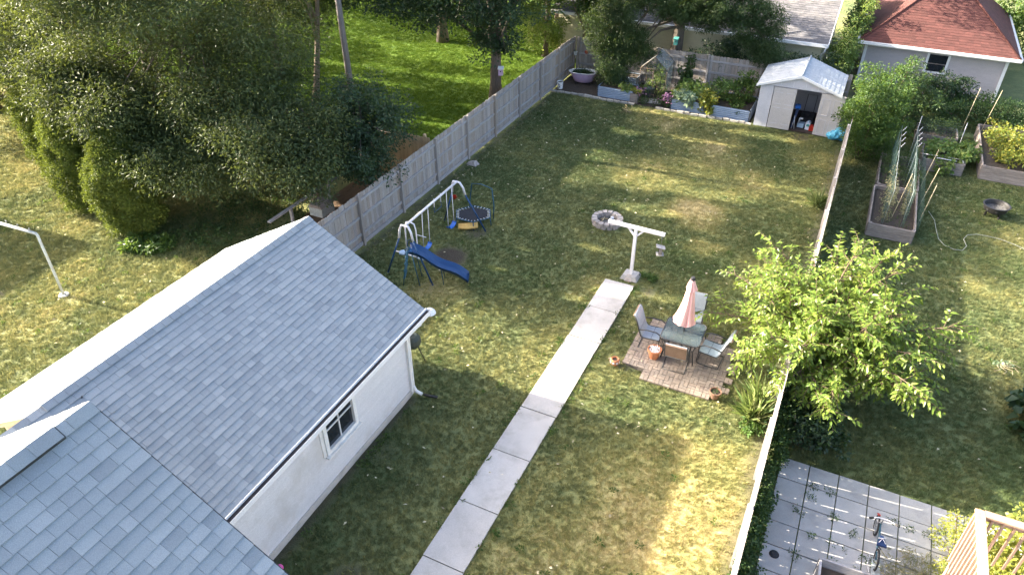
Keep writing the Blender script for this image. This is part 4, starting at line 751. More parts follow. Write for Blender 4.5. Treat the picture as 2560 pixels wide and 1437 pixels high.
b = MB(); b.add([(X0 - .3, e0, EZ + .05), (X1 + .25, e0, EZ + .05), (X1 + .25, ym, rz), (X0 - .3, ym, rz), (X0 - .3, Y1 + .4, EZ + .05), (X1 + .25, Y1 + .4, EZ + .05), (X1, Y0, EZ), (X1, Y1, EZ), (X1, ym, rz - .1)], [(0, 1, 2, 3), (3, 2, 5, 4), (6, 7, 8)]); rf = b.build('roof', 'grey_roof', t)
courses((X0 - .3, e0, EZ + .05), (X1 + .25, e0, EZ + .05), (X1 + .25, ym, rz), (X0 - .3, ym, rz), 34, 'grey_roof', rf)
MB().box(((X0 + X1) / 2, e0 - .05, EZ), (X1 - X0 + .5, .12, .13)).build('gutter', 'trim', t)
v = MB(); v.add([(X1 + .25, e0, EZ + .06), (X1 + .29, e0, EZ + .06), (X1 + .29, ym, rz + .01), (X1 + .25, ym, rz + .01), (X1 + .25, e0, EZ - .1), (X1 + .29, e0, EZ - .1), (X1 + .29, ym, rz - .15), (X1 + .25, ym, rz - .15)], [(0, 1, 2, 3), (1, 5, 6, 2), (0, 4, 5, 1)]); v.build('rake_board', 'trim', t)
MB().tube([(X1 + .2, e0 - .06, EZ - .02), (X1 + .15, e0 + .1, EZ - .35), (X1 + .02, Y0 - .06, EZ - .5), (X1 + .02, Y0 - .06, .1)], .04, 6).build('downspout', 'trim', t)
t = thing('neighbour_house', 'house to the west whose gable shades the side yard', 'house', (-34.2, 2, 0))
MB().box((0, 2, 1.6), (8, 13.0, 3.2)).build('wall', 'cream_siding', t)
MB().add([(-4.4, -5, 3.1), (4.4, -5, 3.1), (0, -5, 5.6), (-4.4, 9.1, 3.1), (4.4, 9.1, 3.1), (0, 9.1, 5.6)], [(0, 1, 2), (5, 4, 3), (1, 4, 5, 2), (0, 2, 5, 3), (0, 3, 4, 1)]).build('roof', 'grey_roof', t)

# ------------------------------------------------------------------ garden at the back of the yard
link('garden_soil', grid := MB().add([(-13.18, 32.0, -.01), (-3.7, 31.95, -.01), (-3.7, 34.8, .02), (-13.18, 34.8, .02)], [(0, 1, 2, 3)]).mesh('garden_soil', 'soil'), kind='structure')
ed = thing('stone_edging', 'low row of pale stones edging the garden beds', 'edging', (-13.2, 31.9, 0)); x = 0
while x < 9.5:
    w = random.uniform(.22, .42)
    if not (4.05 < x < 5.0): link('stone', MB().prism([(-w / 2, -.06), (w / 2 - .02, -.065), (w / 2 - .015, .05), (-w / 2, .06)], -.02, .07 + random.uniform(-.01, .03)).mesh('stone', 'edge_stone'), ed, (x + w / 2, .03 * math.sin(x * 1.7) - .02, 0), (random.uniform(-.06, .06), random.uniform(-.06, .06), random.uniform(-.08, .08)))
    x += w + .02
def corr_bed(label, x0, y0, dx, dy, h, n=7, rz=0):
    t = thing('raised_bed', label, 'raised bed', (x0, y0, 0), rz, 'corrugated steel raised beds')
    def sheet(ax, ay, bx, by):
        b = MB(); k = n * 6; nx, ny = (by - ay), -(bx - ax); l = math.hypot(nx, ny); nx /= l; ny /= l
        for i in range(k + 1): z = h * i / k; o = .030 * math.sin(2 * math.pi * i / 6); b.v += [(ax + nx * o, ay + ny * o, z), (bx + nx * o, by + ny * o, z)]
        b.f = [(2 * i, 2 * i + 1, 2 * i + 3, 2 * i + 2) for i in range(k)]; b.sm = True; return b.build('side_sheet', 'corr', t)
    sheet(0, 0, dx, 0); sheet(dx, 0, dx, dy); sheet(dx, dy, 0, dy); sheet(0, dy, 0, 0)
    for x in (0, dx):
        for y in (0, dy): MB().box((x, y, h / 2), (.05, .05, h + .02)).build('corner_post', 'corr_dark', t)
    MB().add([(0, 0, h - .06), (dx, 0, h - .06), (dx, dy, h - .06), (0, dy, h - .06)], [(0, 1, 2, 3)]).build('soil', 'soil', t); return t
corr_bed('corrugated steel bed behind the fence corner lawn, left of the wooden post', -10.95, 32.2, 1.75, .95, .5, 6)
corr_bed('shorter corrugated steel bed set back between the hanging branch and the clear greenhouse', -10.9, 34.0, 1.3, .7, .5, 6)
corr_bed('corrugated steel bed right of the greenhouse with a silvery squash plant', -7.35, 32.15, 1.75, 1.9, .5, 6)
corr_bed('corrugated steel bed beside the shed, filled with tall green vines', -5.5, 32.1, 1.7, 1.9, .52, 6)
t = thing('bathtub', 'lilac and white bathtub planted with greens near the fence corner', 'bathtub', (-12.2, 33.55, 0), R(12))
def oval(a, b_, z, n=28, ox=0): return [(ox + a * math.cos(2 * math.pi * k / n), b_ * math.sin(2 * math.pi * k / n), z) for k in range(n)]
rings = [oval(.36, .2, .08), oval(.46, .27, .12), oval(.60, .34, .4), oval(.70, .38, .56)]; b = MB(); n = 28; b.add([p for r_ in rings for p in r_], [(i * n + j, i * n + (j + 1) % n, (i + 1) * n + (j + 1) % n, (i + 1) * n + j) for i in range(3) for j in range(n)] + [tuple(range(n - 1, -1, -1))]); b.sm = True; b.build('tub', 'tub_pink', t)
rings = [oval(.70, .38, .56), oval(.76, .43, .58), oval(.75, .42, .60), oval(.68, .36, .59), oval(.6, .31, .45)]; b = MB(); b.add([p for r_ in rings for p in r_], [(i * n + j, i * n + (j + 1) % n, (i + 1) * n + (j + 1) % n, (i + 1) * n + j) for i in range(4) for j in range(n)]); b.sm = True; b.build('rim', 'trim', t)
MB().add(oval(.62, .32, .49), [tuple(range(28))]).build('soil', 'soil', t)
for sx in (-1, 1):
    for sy in (-1, 1): MB().tube([(sx * .3, sy * .15, .12), (sx * .38, sy * .2, .0)], .03, 6).build('foot', 'iron', t)
def plantmass(name, label, cat, loc, C, rad, per, ln, wd, m, group=None, stems=0, **k):
    t = thing(name, label, cat, loc, 0, group); C = np.array(C, float); crown('foliage', C, rad, per, ln, wd, m, t, **k)
    if stems:
        b = MB()
        for i in np.random.default_rng(1).choice(len(C), min(stems, len(C)), replace=False): c = Vector(C[i]); b.tube([(c.x * .4, c.y * .4, 0), (c.x * .7, c.y * .7, c.z * .6), c], .01, 5)
        b.build('stems', 'twig', t, kind='stuff')
    return t
def boxc(x0, x1, y0, y1, z0, z1, n, seed=1): return np.random.default_rng(seed).uniform((x0, y0, z0), (x1, y1, z1), (n, 3))
plantmass('tub_greens', 'dark leafy greens growing in the lilac bathtub', 'plant', (-12.2, 33.55, .5), boxc(-.5, .5, -.2, .25, 0, .12, 34, 2), .1, 26, .07, .035, 'dark_leaf')
t = thing('bucket', 'white bucket with black lettering by the fence corner', 'bucket', (-12.95, 32.35, 0)); MB().lathe([(.001, .01), (.125, .01), (.15, .36), (.158, .36), (.158, .33), (.15, .33)], 22).build('pail', 'trim', t); MB().lathe([(.001, .3), (.14, .31)], 16).build('soil', 'soil', t); MB().tube([(-.15, 0, .33), (-.13, -.1, .2), (0, -.16, .16), (.13, -.1, .2), (.15, 0, .33)], .005, 5).build('handle', 'steel', t)
for k, (a, z) in enumerate(((-1.75, .25), (-1.35, .22), (-1.6, .15), (-1.3, .12), (-1.7, .07))): MB().box((.147 * math.cos(a), .147 * math.sin(a), z), (.008, .05, .045), a + .0, rx=.5 * k).build('print', 'black', t)
t = thing('hanging_pot', 'small white pot hung on the corner post of the fence', 'pot', (-13.08, 34.6, .98)); MB().lathe([(.001, 0), (.07, 0), (.1, .17), (.108, .17), (.1, .14), (.001, .14)], 16).build('pot', 'trim', t); MB().box((0, .1, .12), (.02, .14, .02)).build('bracket', 'iron', t); crown('plant', RNG.normal(size=(8, 3)) * .04 + np.array([0, 0, .18]), .04, 12, .04, .02, 'dark_leaf', t)
t = thing('fence_ornament', 'small red flower ornament fixed to the back fence near the corner', 'ornament', (-12.55, 34.72, 1.15)); b = MB()
for k in range(8): a = k * math.pi / 4; b.box((.055 * math.cos(a), 0, .055 * math.sin(a)), (.07, .02, .035), ry=-a)
b.build('petals', 'red', t); MB().box((0, 0, -.14), (.012, .01, .2)).build('stem', 'cream', t); MB().box((.0, -.01, -.15), (.09, .03, .03)).build('leaf', 'cream', t)
# greenhouse
t = thing('greenhouse', 'small clear walk in greenhouse with thin brown frame against the back fence', 'greenhouse', (-8.55, 33.6, 0), R(3))
W_, D_ = .62, .75; fr = MB()
for sx in (-1, 1):
    for sy in (-1, 1): fr.tube([(sx * W_, sy * D_, 0), (sx * W_, sy * D_, 1.45)], .014, 5)
    fr.tube([(sx * W_, -D_, 1.45), (sx * W_, D_, 1.45)], .014, 5).tube([(sx * W_, -D_, .8), (sx * W_, D_, .8)], .01, 5)
for sy in (-1, 1): fr.tube([(-W_, sy * D_, 1.45), (0, sy * D_, 2.02), (W_, sy * D_, 1.45)], .014, 5).tube([(-W_, sy * D_, 1.45), (W_, sy * D_, 1.45)], .012, 5)
fr.tube([(0, -D_, 2.02), (0, D_, 2.02)], .014, 5); fr.tube([(0, -D_, 0), (0, -D_, 1.45)], .012, 5); fr.build('frame', 'twig', t)
for s in (-1, 1): MB().add([(0, -D_, 2.02), (s * W_, -D_, 1.46), (s * W_, D_, 1.46), (0, D_, 2.02)], [(0, 1, 2, 3)]).build('roof_sheet', 'greenhouse', t)
MB().add([(-W_, D_, 0), (W_, D_, 0), (W_, D_, 1.45), (-W_, D_, 1.45)], [(0, 1, 2, 3)]).build('back_sheet', 'greenhouse', t)
MB().add([(W_, -D_, 0), (W_, D_, 0), (W_, D_, 1.45), (W_, -D_, 1.45)], [(0, 1, 2, 3)]).build('side_sheet', 'greenhouse', t)
MB().box((0, .45, .85), (1.15, .4, .03)).build('shelf', 'cream', t); MB().box((0, .45, .35), (1.15, .4, .03)).build('shelf', 'steel', t)
plantmass('greenhouse_plants', 'tangled climbing plants inside the clear greenhouse', 'plant', (-8.5, 33.5, 0), np.concatenate([boxc(-.5, .5, -.5, .5, .3, 1.5, 60, 5), boxc(-.4, .6, -.7, .1, .1, .7, 20, 6)]), .16, 22, .08, .035, 'squash', stems=10)
t = thing('water_barrel', 'round grey tub standing inside the greenhouse', 'tub', (-8.75, 33.3, 0)); MB().lathe([(.001, .02), (.24, .02), (.28, .4), (.3, .4), (.27, .37), (.001, .36)], 22).build('tub', 'corr_dark', t); MB().lathe([(.001, .37), (.27, .37)], 18).build('water', 'corr', t)
t = thing('wire_gate', 'bent wire plant fence in front of the greenhouse', 'wire fence', (-9.0, 32.05, 0))
for k in range(8): MB().tube([(k * .2, .04 * math.sin(k), 0), (k * .2 + .03, .03, .62 + .1 * math.sin(k * 2))], .008, 5).build('stake', 'twig', t)
MB().tube([(0, 0, .5), (.7, .03, .55), (1.4, .0, .45)], .006, 5).tube([(0, 0, .25), (.7, .02, .3), (1.4, 0, .22)], .006, 5).build('wire', 'twig', t)
t = thing('arch_hoop', 'thin curved hoop over the path to the greenhouse', 'hoop', (-8.6, 32.75, 0)); MB().tube([(-.5, 0, 0), (-.5, 0, 1.2), (-.35, 0, 1.55), (0, 0, 1.68), (.35, 0, 1.55), (.5, 0, 1.2), (.5, 0, 0)], .012, 6).build('hoop', 'iron', t)
t = thing('stepping_stone', 'pale paving slabs at the greenhouse entrance', 'paving', (-8.45, 32.6, .0)); 
for k in range(3): MB().box((-.3 + .32 * k, .04 * k, .02), (.3, .5, .04), .1 * k).build('slab', 'edge_stone', t)
t = thing('wood_planter', 'dark square wooden planter between the steel bed and the greenhouse', 'planter', (-9.12, 32.25, 0)); 
for s in range(4): MB().box((.17 * [1, 0, -1, 0][s], .17 * [0, 1, 0, -1][s], .22), (.03 if s % 2 == 0 else .34, .34 if s % 2 == 0 else .03, .44)).build('side_board', 'bed_wood', t)
MB().box((0, 0, .38), (.3, .3, .03)).build('soil', 'soil', t)
plantmass('flower_clump', 'pink and mauve flowers in the wooden planter', 'flowers', (-9.1, 32.3, .42), boxc(-.2, .25, -.2, .2, 0, .25, 22, 3), .08, 20, .05, .04, 'yellow_leaf' if False else 'bean')
b = MB()
for nm, lab, lx, ly, n_ in (('mauve_flowers', 'mauve flower cluster at the left end of the silvery squash bed', -7.55, 32.1, 70), ('mauve_flowers', 'thin mauve flowers leaning over the dark wooden planter', -8.95, 32.35, 34)):
    t = thing(nm, lab, 'flowers', (lx, ly, .35)); b = MB()
    for k in range(n_): b.box((random.gauss(0, .14), random.gauss(0, .12), random.uniform(0, .35)), (.055, .05, .02), random.uniform(0, 3), random.uniform(-.8, .8))
    b.build('petals', 'bloom_pink', t, kind='stuff'); b = MB()
    for k in range(8): b.tube([(random.gauss(0, .05), 0, -.35), (random.gauss(0, .12), random.gauss(0, .1), .2)], .006, 4)
    b.build('stems', 'twig', t, kind='stuff')
plantmass('silvery_squash', 'silvery pale leaved squash spilling over the steel bed front', 'plant', (-6.85, 32.25, .5), boxc(-.35, .45, -.3, .3, -.15, .25, 24, 4), .13, 14, .2, .17, 'pale_leaf', stems=8)
plantmass('squash_vine', 'bright yellow green vine at the back of the silvery squash bed', 'plant', (-6.6, 33.2, .5), boxc(-.8, .7, -.4, .6, 0, .4, 44, 5), .16, 20, .15, .12, 'squash', stems=10)
plantmass('squash_vine', 'trailing squash vine hanging down over the gap between the two right steel beds', 'plant', (-5.75, 32.25, .1), boxc(-.25, .3, -.35, .5, 0, .75, 40, 6), .14, 22, .12, .1, 'bean', stems=10)
plantmass('bean_vines', 'tall tangled bean vines filling the bed beside the shed', 'plant', (-4.7, 32.9, .5), np.concatenate([boxc(-.9, .8, -.5, .8, 0, .9, 80, 7), boxc(.0, .85, .2, .9, .6, 1.25, 24, 8), boxc(-.1, .5, -.75, -.4, -.2, .3, 12, 9)]), .17, 30, .1, .07, 'mid_leaf', stems=16)
plantmass('climbing_plant', 'leafy climber standing up against the back fence right of the greenhouse', 'plant', (-7.35, 34.2, 0), np.concatenate([boxc(-.25, .3, -.2, .2, .3, 1.3, 34, 9), boxc(0, .3, -.1, .2, 1.2, 1.9, 12, 10)]), .15, 24, .1, .08, 'ivy', stems=8)
plantmass('small_plant', 'bright leafy plant at the right end of the front steel bed', 'plant', (-9.45, 32.4, .48), boxc(-.4, .15, -.2, .25, 0, .22, 24, 11), .11, 20, .09, .07, 'squash')
plantmass('ground_plants', 'low dark plants along the foot of the greenhouse', 'plant', (-8.1, 32.2, 0), boxc(-.9, .8, -.15, .3, .05, .3, 34, 12), .12, 22, .08, .04, 'ivy')
t = thing('stick_pile', 'small heap of dry twigs on the lawn in front of the garden', 'twigs', (-9.05, 30.9, .0)); b = MB()
for k in range(14): a = random.uniform(0, 3.1); p = Vector((random.gauss(0, .14), random.gauss(0, .1), .04 + .01 * k)); d = Vector((math.cos(a), math.sin(a), random.uniform(-.1, .5))) * .2; b.tube([p - d, p + d], .008, 4)
b.build('twigs', 'straw', t, kind='stuff')

# ------------------------------------------------------------------ neighbour's vegetable garden
def wood_bed(label, x0, y0, dx, dy, h, nb_, inner=True):
    t = thing('wooden_bed', label, 'raised bed', (x0, y0, 0), 0, 'grey wooden raised beds'); bh = h / nb_
    for k in range(nb_):
        for nm, c, d in (('board', (dx / 2, 0, bh * (k + .5)), (dx, .05, bh - .008)), ('board', (dx / 2, dy, bh * (k + .5)), (dx, .05, bh - .008)), ('board', (0, dy / 2, bh * (k + .5)), (.05, dy - .052, bh - .008)), ('board', (dx, dy / 2, bh * (k + .5)), (.05, dy - .052, bh - .008))):
            c = (c[0], c[1], c[2]); MB().box((0, 0, 0), (d[0], d[1], d[2])).build(nm, 'bed_wood', t, (c[0] + random.uniform(-.004, .004), c[1] + random.uniform(-.004, .004), c[2]))
    for x in (.06, dx - .06):
        for y in (.06, dy - .06): MB().box((x, y, h / 2), (.07, .07, h + .01)).build('corner_post', 'bed_wood', t)
    MB().add([(.02, .02, h - .14), (dx - .02, .02, h - .14), (dx - .02, dy - .02, h - .14), (.02, dy - .02, h - .14)], [(0, 1, 2, 3)]).build('soil', 'soil', t); return t
wood_bed('long grey wooden bed with withered pea vines beside the white fence', 1.62, 24.1, 1.4, 3.0, .48, 2)
wood_bed('long grey wooden bed under netting, directly behind the withered pea bed', 1.7, 27.3, 1.35, 2.9, .45, 2)
wood_bed('grey wooden bed with white pipe frame and cucumber leaves', 3.15, 30.3, 1.45, 1.5, .48, 2)
wood_bed('grey wooden bed farthest back beside the hedge', 2.9, 32.9, 1.5, 1.2, .45, 2)
wood_bed('large deep grey wooden bed of yellowing bean plants at the right edge', 5.2, 30.4, 2.6, 4.4, .55, 2)
t = thing('trellis', 'white pipe and green net trellis over the withered pea bed', 'trellis', (1.6, 24.2, 0))
for x in (.45, 1.0):
    for k in range(6): y = .25 + k * 1.1; MB().tube([(x, y, .3), (x + .02, y, 1.75)], .008, 6).build('pipe', 'pipe_grey', t)
    MB().tube([(x, .25, 1.74), (x + .02, 5.75, 1.74)], .007, 6).build('top_pipe', 'pipe_grey', t)
nb_ = MB()
for x in (.40, 1.06, 1.5):
    hz = 1.7 if x < 1.3 else 1.05
    for k in range(56): y = .1 + k * .105; nb_.tube([(x, y, .3), (x + .02, y + .02, hz)], .0032, 3, False)
    for k in range(13 if x < 1.3 else 7): z = .35 + k * .11; nb_.tube([(x, .1, z), (x + .01, 3, z + .02), (x, 5.9, z)], .0032, 3, False)
nb_.build('netting', 'net', t, kind='stuff')
for k in range(8): MB().tube([(.5 + (k % 2) * .55, 3.7 + k * .26, 1.72), (.60 + (k % 2) * .55, 3.8 + k * .26, 1.86)], .008, 5).build('clip', 'white_metal', t)
t = thing('net_fence', 'green netting round the farthest wooden bed', 'netting', (2.85, 32.7, 0)); b = MB()
for k in range(16): b.tube([(k * .11, 0, .3), (k * .11, 0, 1.15)], .004, 3, False)
for k in range(9): b.tube([(0, 0, .35 + k * .1), (1.65, 0, .35 + k * .1)], .004, 3, False)
b.build('netting', 'net', t, kind='stuff')
for x in (0, 1.65): MB().tube([(x, 0, 0), (x, 0, 1.25)], .012, 6).build('post', 'white_metal', t)
t = thing('pipe_frame', 'white plastic pipe frame lying on the cucumber bed', 'frame', (3.1, 30.25, .55)); MB().tube([(.0, .3, 0), (1.4, .35, 0), (1.42, .05, .02)], .018, 7).tube([(.5, .1, .01), (1.2, .1, 0)], .018, 7).build('pipe', 'white_metal', t)
plantmass('pea_vines', 'withered pale pea vines on the left line of the trellis', 'plant', (2.05, 24.6, .4), np.concatenate([boxc(-.12, .12, -.1, 2.2, 0, 1.2, 56, 21)]), .13, 22, .07, .03, 'dry_plant', droop=.5)
plantmass('pea_vines', 'withered brownish vines on the right line of the trellis', 'plant', (2.65, 24.9, .4), boxc(-.08, .08, 0, 1.7, 0, 1.0, 36, 22), .11, 20, .06, .03, 'dry_plant', droop=.5)
plantmass('netted_plants', 'feathery green plants under the netting', 'plant', (1.75, 27.4, .3), boxc(0, 1.2, .1, 2.6, 0, .6, 80, 23), .18, 30, .12, .02, 'locust_leaf', droop=-.6)
plantmass('low_greens', 'thin green seedlings in the withered pea bed', 'plant', (1.75, 24.3, .32), boxc(.2, 1.1, .1, 2.5, 0, .1, 34, 24), .12, 22, .07, .015, 'mid_leaf')
plantmass('cucumber_plants', 'cucumber leaves spilling over the bed with the white pipe frame', 'plant', (3.9, 31, .45), np.concatenate([boxc(-.7, .8, -.5, 1.0, 0, .35, 70, 25), boxc(-.3, .3, -1.0, -.6, -.35, .1, 12, 26), boxc(.6, 1.2, .2, 1.2, -.2, .3, 22, 27)]), .15, 20, .12, .1, 'squash', stems=8)
plantmass('far_bed_greens', 'soft green plants in the farthest wooden bed', 'plant', (3.6, 33.5, .45), boxc(-.6, .7, -.5, .5, 0, .5, 50, 28), .16, 30, .09, .02, 'locust_leaf')
plantmass('bean_plants', 'yellowing bean plants filling the large right hand bed', 'plant', (6.4, 32.4, .5), np.concatenate([boxc(-1.0, 1.4, -1.6, 1.9, 0, .5, 200, 29)]), .18, 26, .1, .08, 'bean', stems=20)
for k, (lab, a, b_) in enumerate((('pale cane leaning out of the trellis at its near right corner', (3.15, 25.3, 0), (3.35, 25.7, 1.5)), ('pale cane leaning by the right side of the netted bed', (3.1, 26.4, 0), (3.4, 26.9, 1.6)), ('pale cane standing inside the withered pea bed', (2.3, 25.0, .3), (2.55, 25.8, 1.7)),
                                  ('pale cane leaning at the right of the netting, farther back', (3.15, 28.2, 0), (3.4, 28.8, 1.5)), ('tall cane at the back left of the bean bed', (5.3, 34.3, .4), (5.6, 35, 2.0)), ('cane standing amid the bean plants', (6.9, 31.6, .4), (7.2, 32.2, 1.7)), ('tall cane behind the farthest wooden bed', (4.55, 34, .3), (4.75, 34.6, 2.1)))):
    t = thing('garden_cane', lab, 'cane', a); d = Vector(b_) - Vector(a); MB().tube([(0, 0, 0), d * .5, d], .012, 6).build('cane', 'cane', t)
t = thing('fire_bowl', 'black round metal fire bowl with ash on the right lawn', 'fire bowl', (5.58, 27.5, 0))
MB().lathe([(.001, .1), (.2, .1), (.36, .2), (.41, .38), (.44, .385), (.44, .40), (.39, .40), (.34, .24), (.2, .16), (.001, .15)], 28).build('bowl', 'iron', t); MB().lathe([(.35, .25), (.2, .22), (.001, .22)], 20).build('ash', 'ash', t)
for k in range(4): a = k * 1.57 + .5; MB().box((.3 * math.cos(a), .3 * math.sin(a), .07), (.08, .03, .16), a).build('leg', 'iron', t)
for k in range(8): a = k * .785; MB().box((.385 * math.cos(a), .385 * math.sin(a), .28), (.01, .06, .08), a).build('vent_plate', 'rubber', t)
t = thing('garden_hose', 'thin pale hose curving across the right lawn', 'hose', (3.5, 26.7, .02))
hp = [(3.52, 26.72), (3.72, 26.1), (3.78, 25.33), (3.85, 24.8), (4.02, 24.46), (4.3, 24.3), (4.55, 24.35), (4.68, 24.7), (4.6, 25.15), (4.72, 25.5), (5.0, 25.68), (5.3, 25.72), (5.7, 25.68), (6.1, 25.5), (6.5, 25.25), (7.2, 25.0)]
MB().tube([(x - 3.5, y - 26.7, .015) for x, y in hp], .010, 6).build('hose', 'hose', t)
plantmass('rhubarb', 'big leaved dark green clump at the right edge of the lawn', 'plant', (6.2, 16.9, 0), boxc(-.6, 1.0, -1.3, .2, .1, .35, 26, 31), .2, 12, .32, .26, 'dark_leaf')
t = thing('pulled_weed', 'pulled up pale plant with curling stems on the right lawn', 'weed', (5.35, 18.6, .03)); crown('leaves', RNG.normal(size=(10, 3)) * np.array([.12, .08, .02]), .06, 10, .08, .05, 'pale_leaf', t)
b = MB()
for k in range(6): a = -2.2 + k * .5; b.tube([(0, 0, .02), (.18 * math.cos(a), .18 * math.sin(a), .03), (.32 * math.cos(a + .5), .32 * math.sin(a + .5), .02), (.45 * math.cos(a + .2), .45 * math.sin(a + .2), .02)], .007, 4)
b.build('stems', 'dry_stem' if 'dry_stem' in M else 'cane', t, kind='stuff')

# ------------------------------------------------------------------ bottom right: planter, bicycle, railing
t = thing('grey_planter', 'open grey planter box of bare roots on the old concrete patio', 'planter', (1.72, 10.08, 0), R(2))
for c, d in (((.9, 0, .25), (1.86, .045, .5)), ((0, -.9, .25), (.045, 1.75, .5)), ((1.85, -.9, .25), (.045, 1.75, .5)), ((.9, -1.8, .25), (1.8, .045, .5))): MB().box(c, d).build('board', 'rail_wood', t)
MB().box((.92, -.9, .3), (1.75, 1.7, .03)).build('soil', 'soil', t); b = MB()
for k in range(60): a = random.uniform(0, 6.28); p = Vector((random.uniform(.15, 1.7), random.uniform(-1.6, -.12), .34 + random.uniform(0, .08))); b.tube([p, p + Vector((math.cos(a), math.sin(a), random.uniform(-.1, .3))) * .15, p + Vector((math.cos(a + .7), math.sin(a + .7), .1)) * .32], .007, 4)
b.build('roots', 'bed_wood', t, kind='stuff')
t = thing('bicycle', "child's bicycle with pale handlebars standing on the old concrete patio", 'bicycle', (2.74, 10.75, 0), R(3))
def wheel(y, r, nm='wheel'):
    w = link(nm, None, t, (0, y, r)); MB().tube([(0, r * math.cos(a), r * math.sin(a)) for a in [2 * math.pi * k / 20 for k in range(21)]], .021, 7).build('tyre', 'rubber', w); MB().tube([(0, (r - .03) * math.cos(a), (r - .03) * math.sin(a)) for a in [2 * math.pi * k / 20 for k in range(21)]], .008, 5).build('rim', 'steel', w)
    b = MB()
    for k in range(10): a = math.pi * k / 5; b.tube([(0, 0, 0), (0, (r - .03) * math.cos(a), (r - .03) * math.sin(a))], .003, 3)
    b.build('spokes', 'steel', w, kind='stuff')
wheel(0, .2); wheel(.86, .2)
MB().tube([(0, 0, .2), (0, .28, .26), (0, .62, .46), (0, .68, .5)], .018, 7).tube([(0, .28, .26), (0, .2, .52)], .016, 7).tube([(0, .25, .4), (0, .66, .47)], .016, 7).build('frame', 'teal_metal', t)
for s in (-1, 1): MB().tube([(s * .045, .86, .2), (s * .04, .72, .45), (0, .68, .52)], .012, 6).build('fork', 'steel', t)
MB().tube([(0, .67, .5), (0, .63, .66)], .016, 6).build('stem', 'steel', t); MB().tube([(-.24, .52, .74), (-.1, .64, .68), (.1, .64, .68), (.24, .52, .74)], .013, 7).build('handlebar', 'white_metal', t)
for s in (-1, 1): MB().tube([(s * .2, .55, .73), (s * .27, .50, .745)], .024, 8).build('grip', 'rubber', t)
MB().prism([(-.09, .06), (.09, .06), (.03, .3), (-.03, .3)], .53, .58).build('saddle', 'blue_dark', t); MB().tube([(-.06, .1, .6), (0, .2, .62), (.06, .1, .6)], .008, 5).tube([(-.07, .2, .6), (.07, .24, .6)], .008, 5).build('strap', 'white_metal', t)
MB().tube([(0, .28 + .05, .24), (.09, .30, .18)], .012, 5).build('pedal', 'rubber', t); MB().box((0, 1.02, .36), (.05, .16, .012), rx=-.6).build('mudguard', 'red', t)
t = thing('scrap_board', 'grey painted plank lying in front of the bicycle', 'plank', (2.78, 10.5, .03), R(2)); MB().box((0, 0, .015), (.16, .85, .03)).build('board', 'rust_metal', t); MB().tube([(-.12, .45, .03), (-.16, .2, .05), (-.1, -.1, .03), (-.13, -.4, .02)], .008, 5).build('white_cord', 'white_metal', t)
t = thing('deck_railing', 'stained wooden deck railing with slanting balusters in the bottom right corner', 'railing', (3.59, 10.02, 0))
MB().box((0, -1.6, 3.0), (.14, 3.3, .038)).build('top_rail', 'stain_wood', t); MB().box((1.6, .0, 2.998), (3.05, .14, .038)).build('top_rail', 'stain_wood', t)
MB().box((-.02, -1.6, 2.9), (.04, 3.2, .09)).build('under_rail', 'stain_wood', t); MB().box((1.6, .02, 2.9), (3.1, .04, .09)).build('under_rail', 'stain_wood', t)
for k in range(22): link('baluster', MB().box((0, 0, 0), (.036, .036, 1.25)).mesh('baluster', 'stain_wood'), t, (-.06, -.05 - k * .14, 2.36))
for k in range(20): link('baluster', MB().box((0, 0, 0), (.036, .036, 1.0)).mesh('baluster', 'stain_wood'), t, (.2 + k * .16, -.03, 2.44))
for x, y in ((0, 0), (0, -3.1), (3.0, 0)): MB().box((x + .03, y - .03, 1.47), (.09, .09, 2.94)).build('post', 'stain_wood', t)
MB().box((1.6, -1.95, 1.82), (3.1, 3.2, .04)).build('deck_floor', 'stain_wood', t) if False else None
plantmass('yellow_shrub', 'bright yellow green shrub in front of the wooden railing', 'shrub', (4.3, 11.35, 0), ell((0, 0, .75), (.75, .7, .75), 70, np.random.default_rng(41), .4, .1), .17, 60, .055, .035, 'yellow_leaf', stems=10, droop=-.2)
plantmass('yellow_shrub', 'sunlit leafy shrub growing behind and under the wooden railing', 'shrub', (5.3, 11.1, 0), ell((0, 0, .9), (.9, 1.1, .9), 90, np.random.default_rng(42), .4, .1), .2, 40, .1, .07, 'yellow_leaf', stems=10, droop=0)
plantmass('debris_pile', 'heap of dead brown plant stems between the bicycle and the yellow shrub', 'debris', (3.35, 10.9, 0), boxc(-.45, .4, -.6, .45, .02, .16, 46, 43), .13, 24, .1, .018, 'dry_plant')
t = thing('plastic_lid', 'small black plastic lid on the old concrete by the ivy', 'lid', (.93, 10.15, .025)); MB().lathe([(.001, .05), (.06, .045), (.09, .02), (.1, 0)], 12).build('cap', 'black', t)
wd = []
for x, y in ((1.35, 12.35), (1.38, 12.0), (1.9, 12.25), (1.35, 10.9), (1.9, 11.6), (1.95, 10.9), (1.96, 10.45), (2.55, 10.75), (2.0, 10.2), (3.1, 12.0), (3.4, 11.95), (3.7, 11.2), (1.3, 11.4), (2.4, 11.3), (4.0, 12.2), (3.75, 11.9), (2.4, 10.4), (1.32, 10.3)): wd.append((x, y, .05))
wdn = np.array(wd) + np.random.default_rng(3).normal(size=(len(wd), 3)) * np.array([.05, .05, 0]); wdn = np.concatenate([wdn, wdn + np.random.default_rng(4).normal(size=wdn.shape) * np.array([.12, .06, 0])])
crack = leaf_cloud(wdn, .1, 26, .05, .022); V, F = leaves(*crack); link('crack_weeds', npmesh('crack_weeds', V, F, 'ivy'), kind='stuff', label='weeds growing in the joints of the old concrete patio', category='weeds')

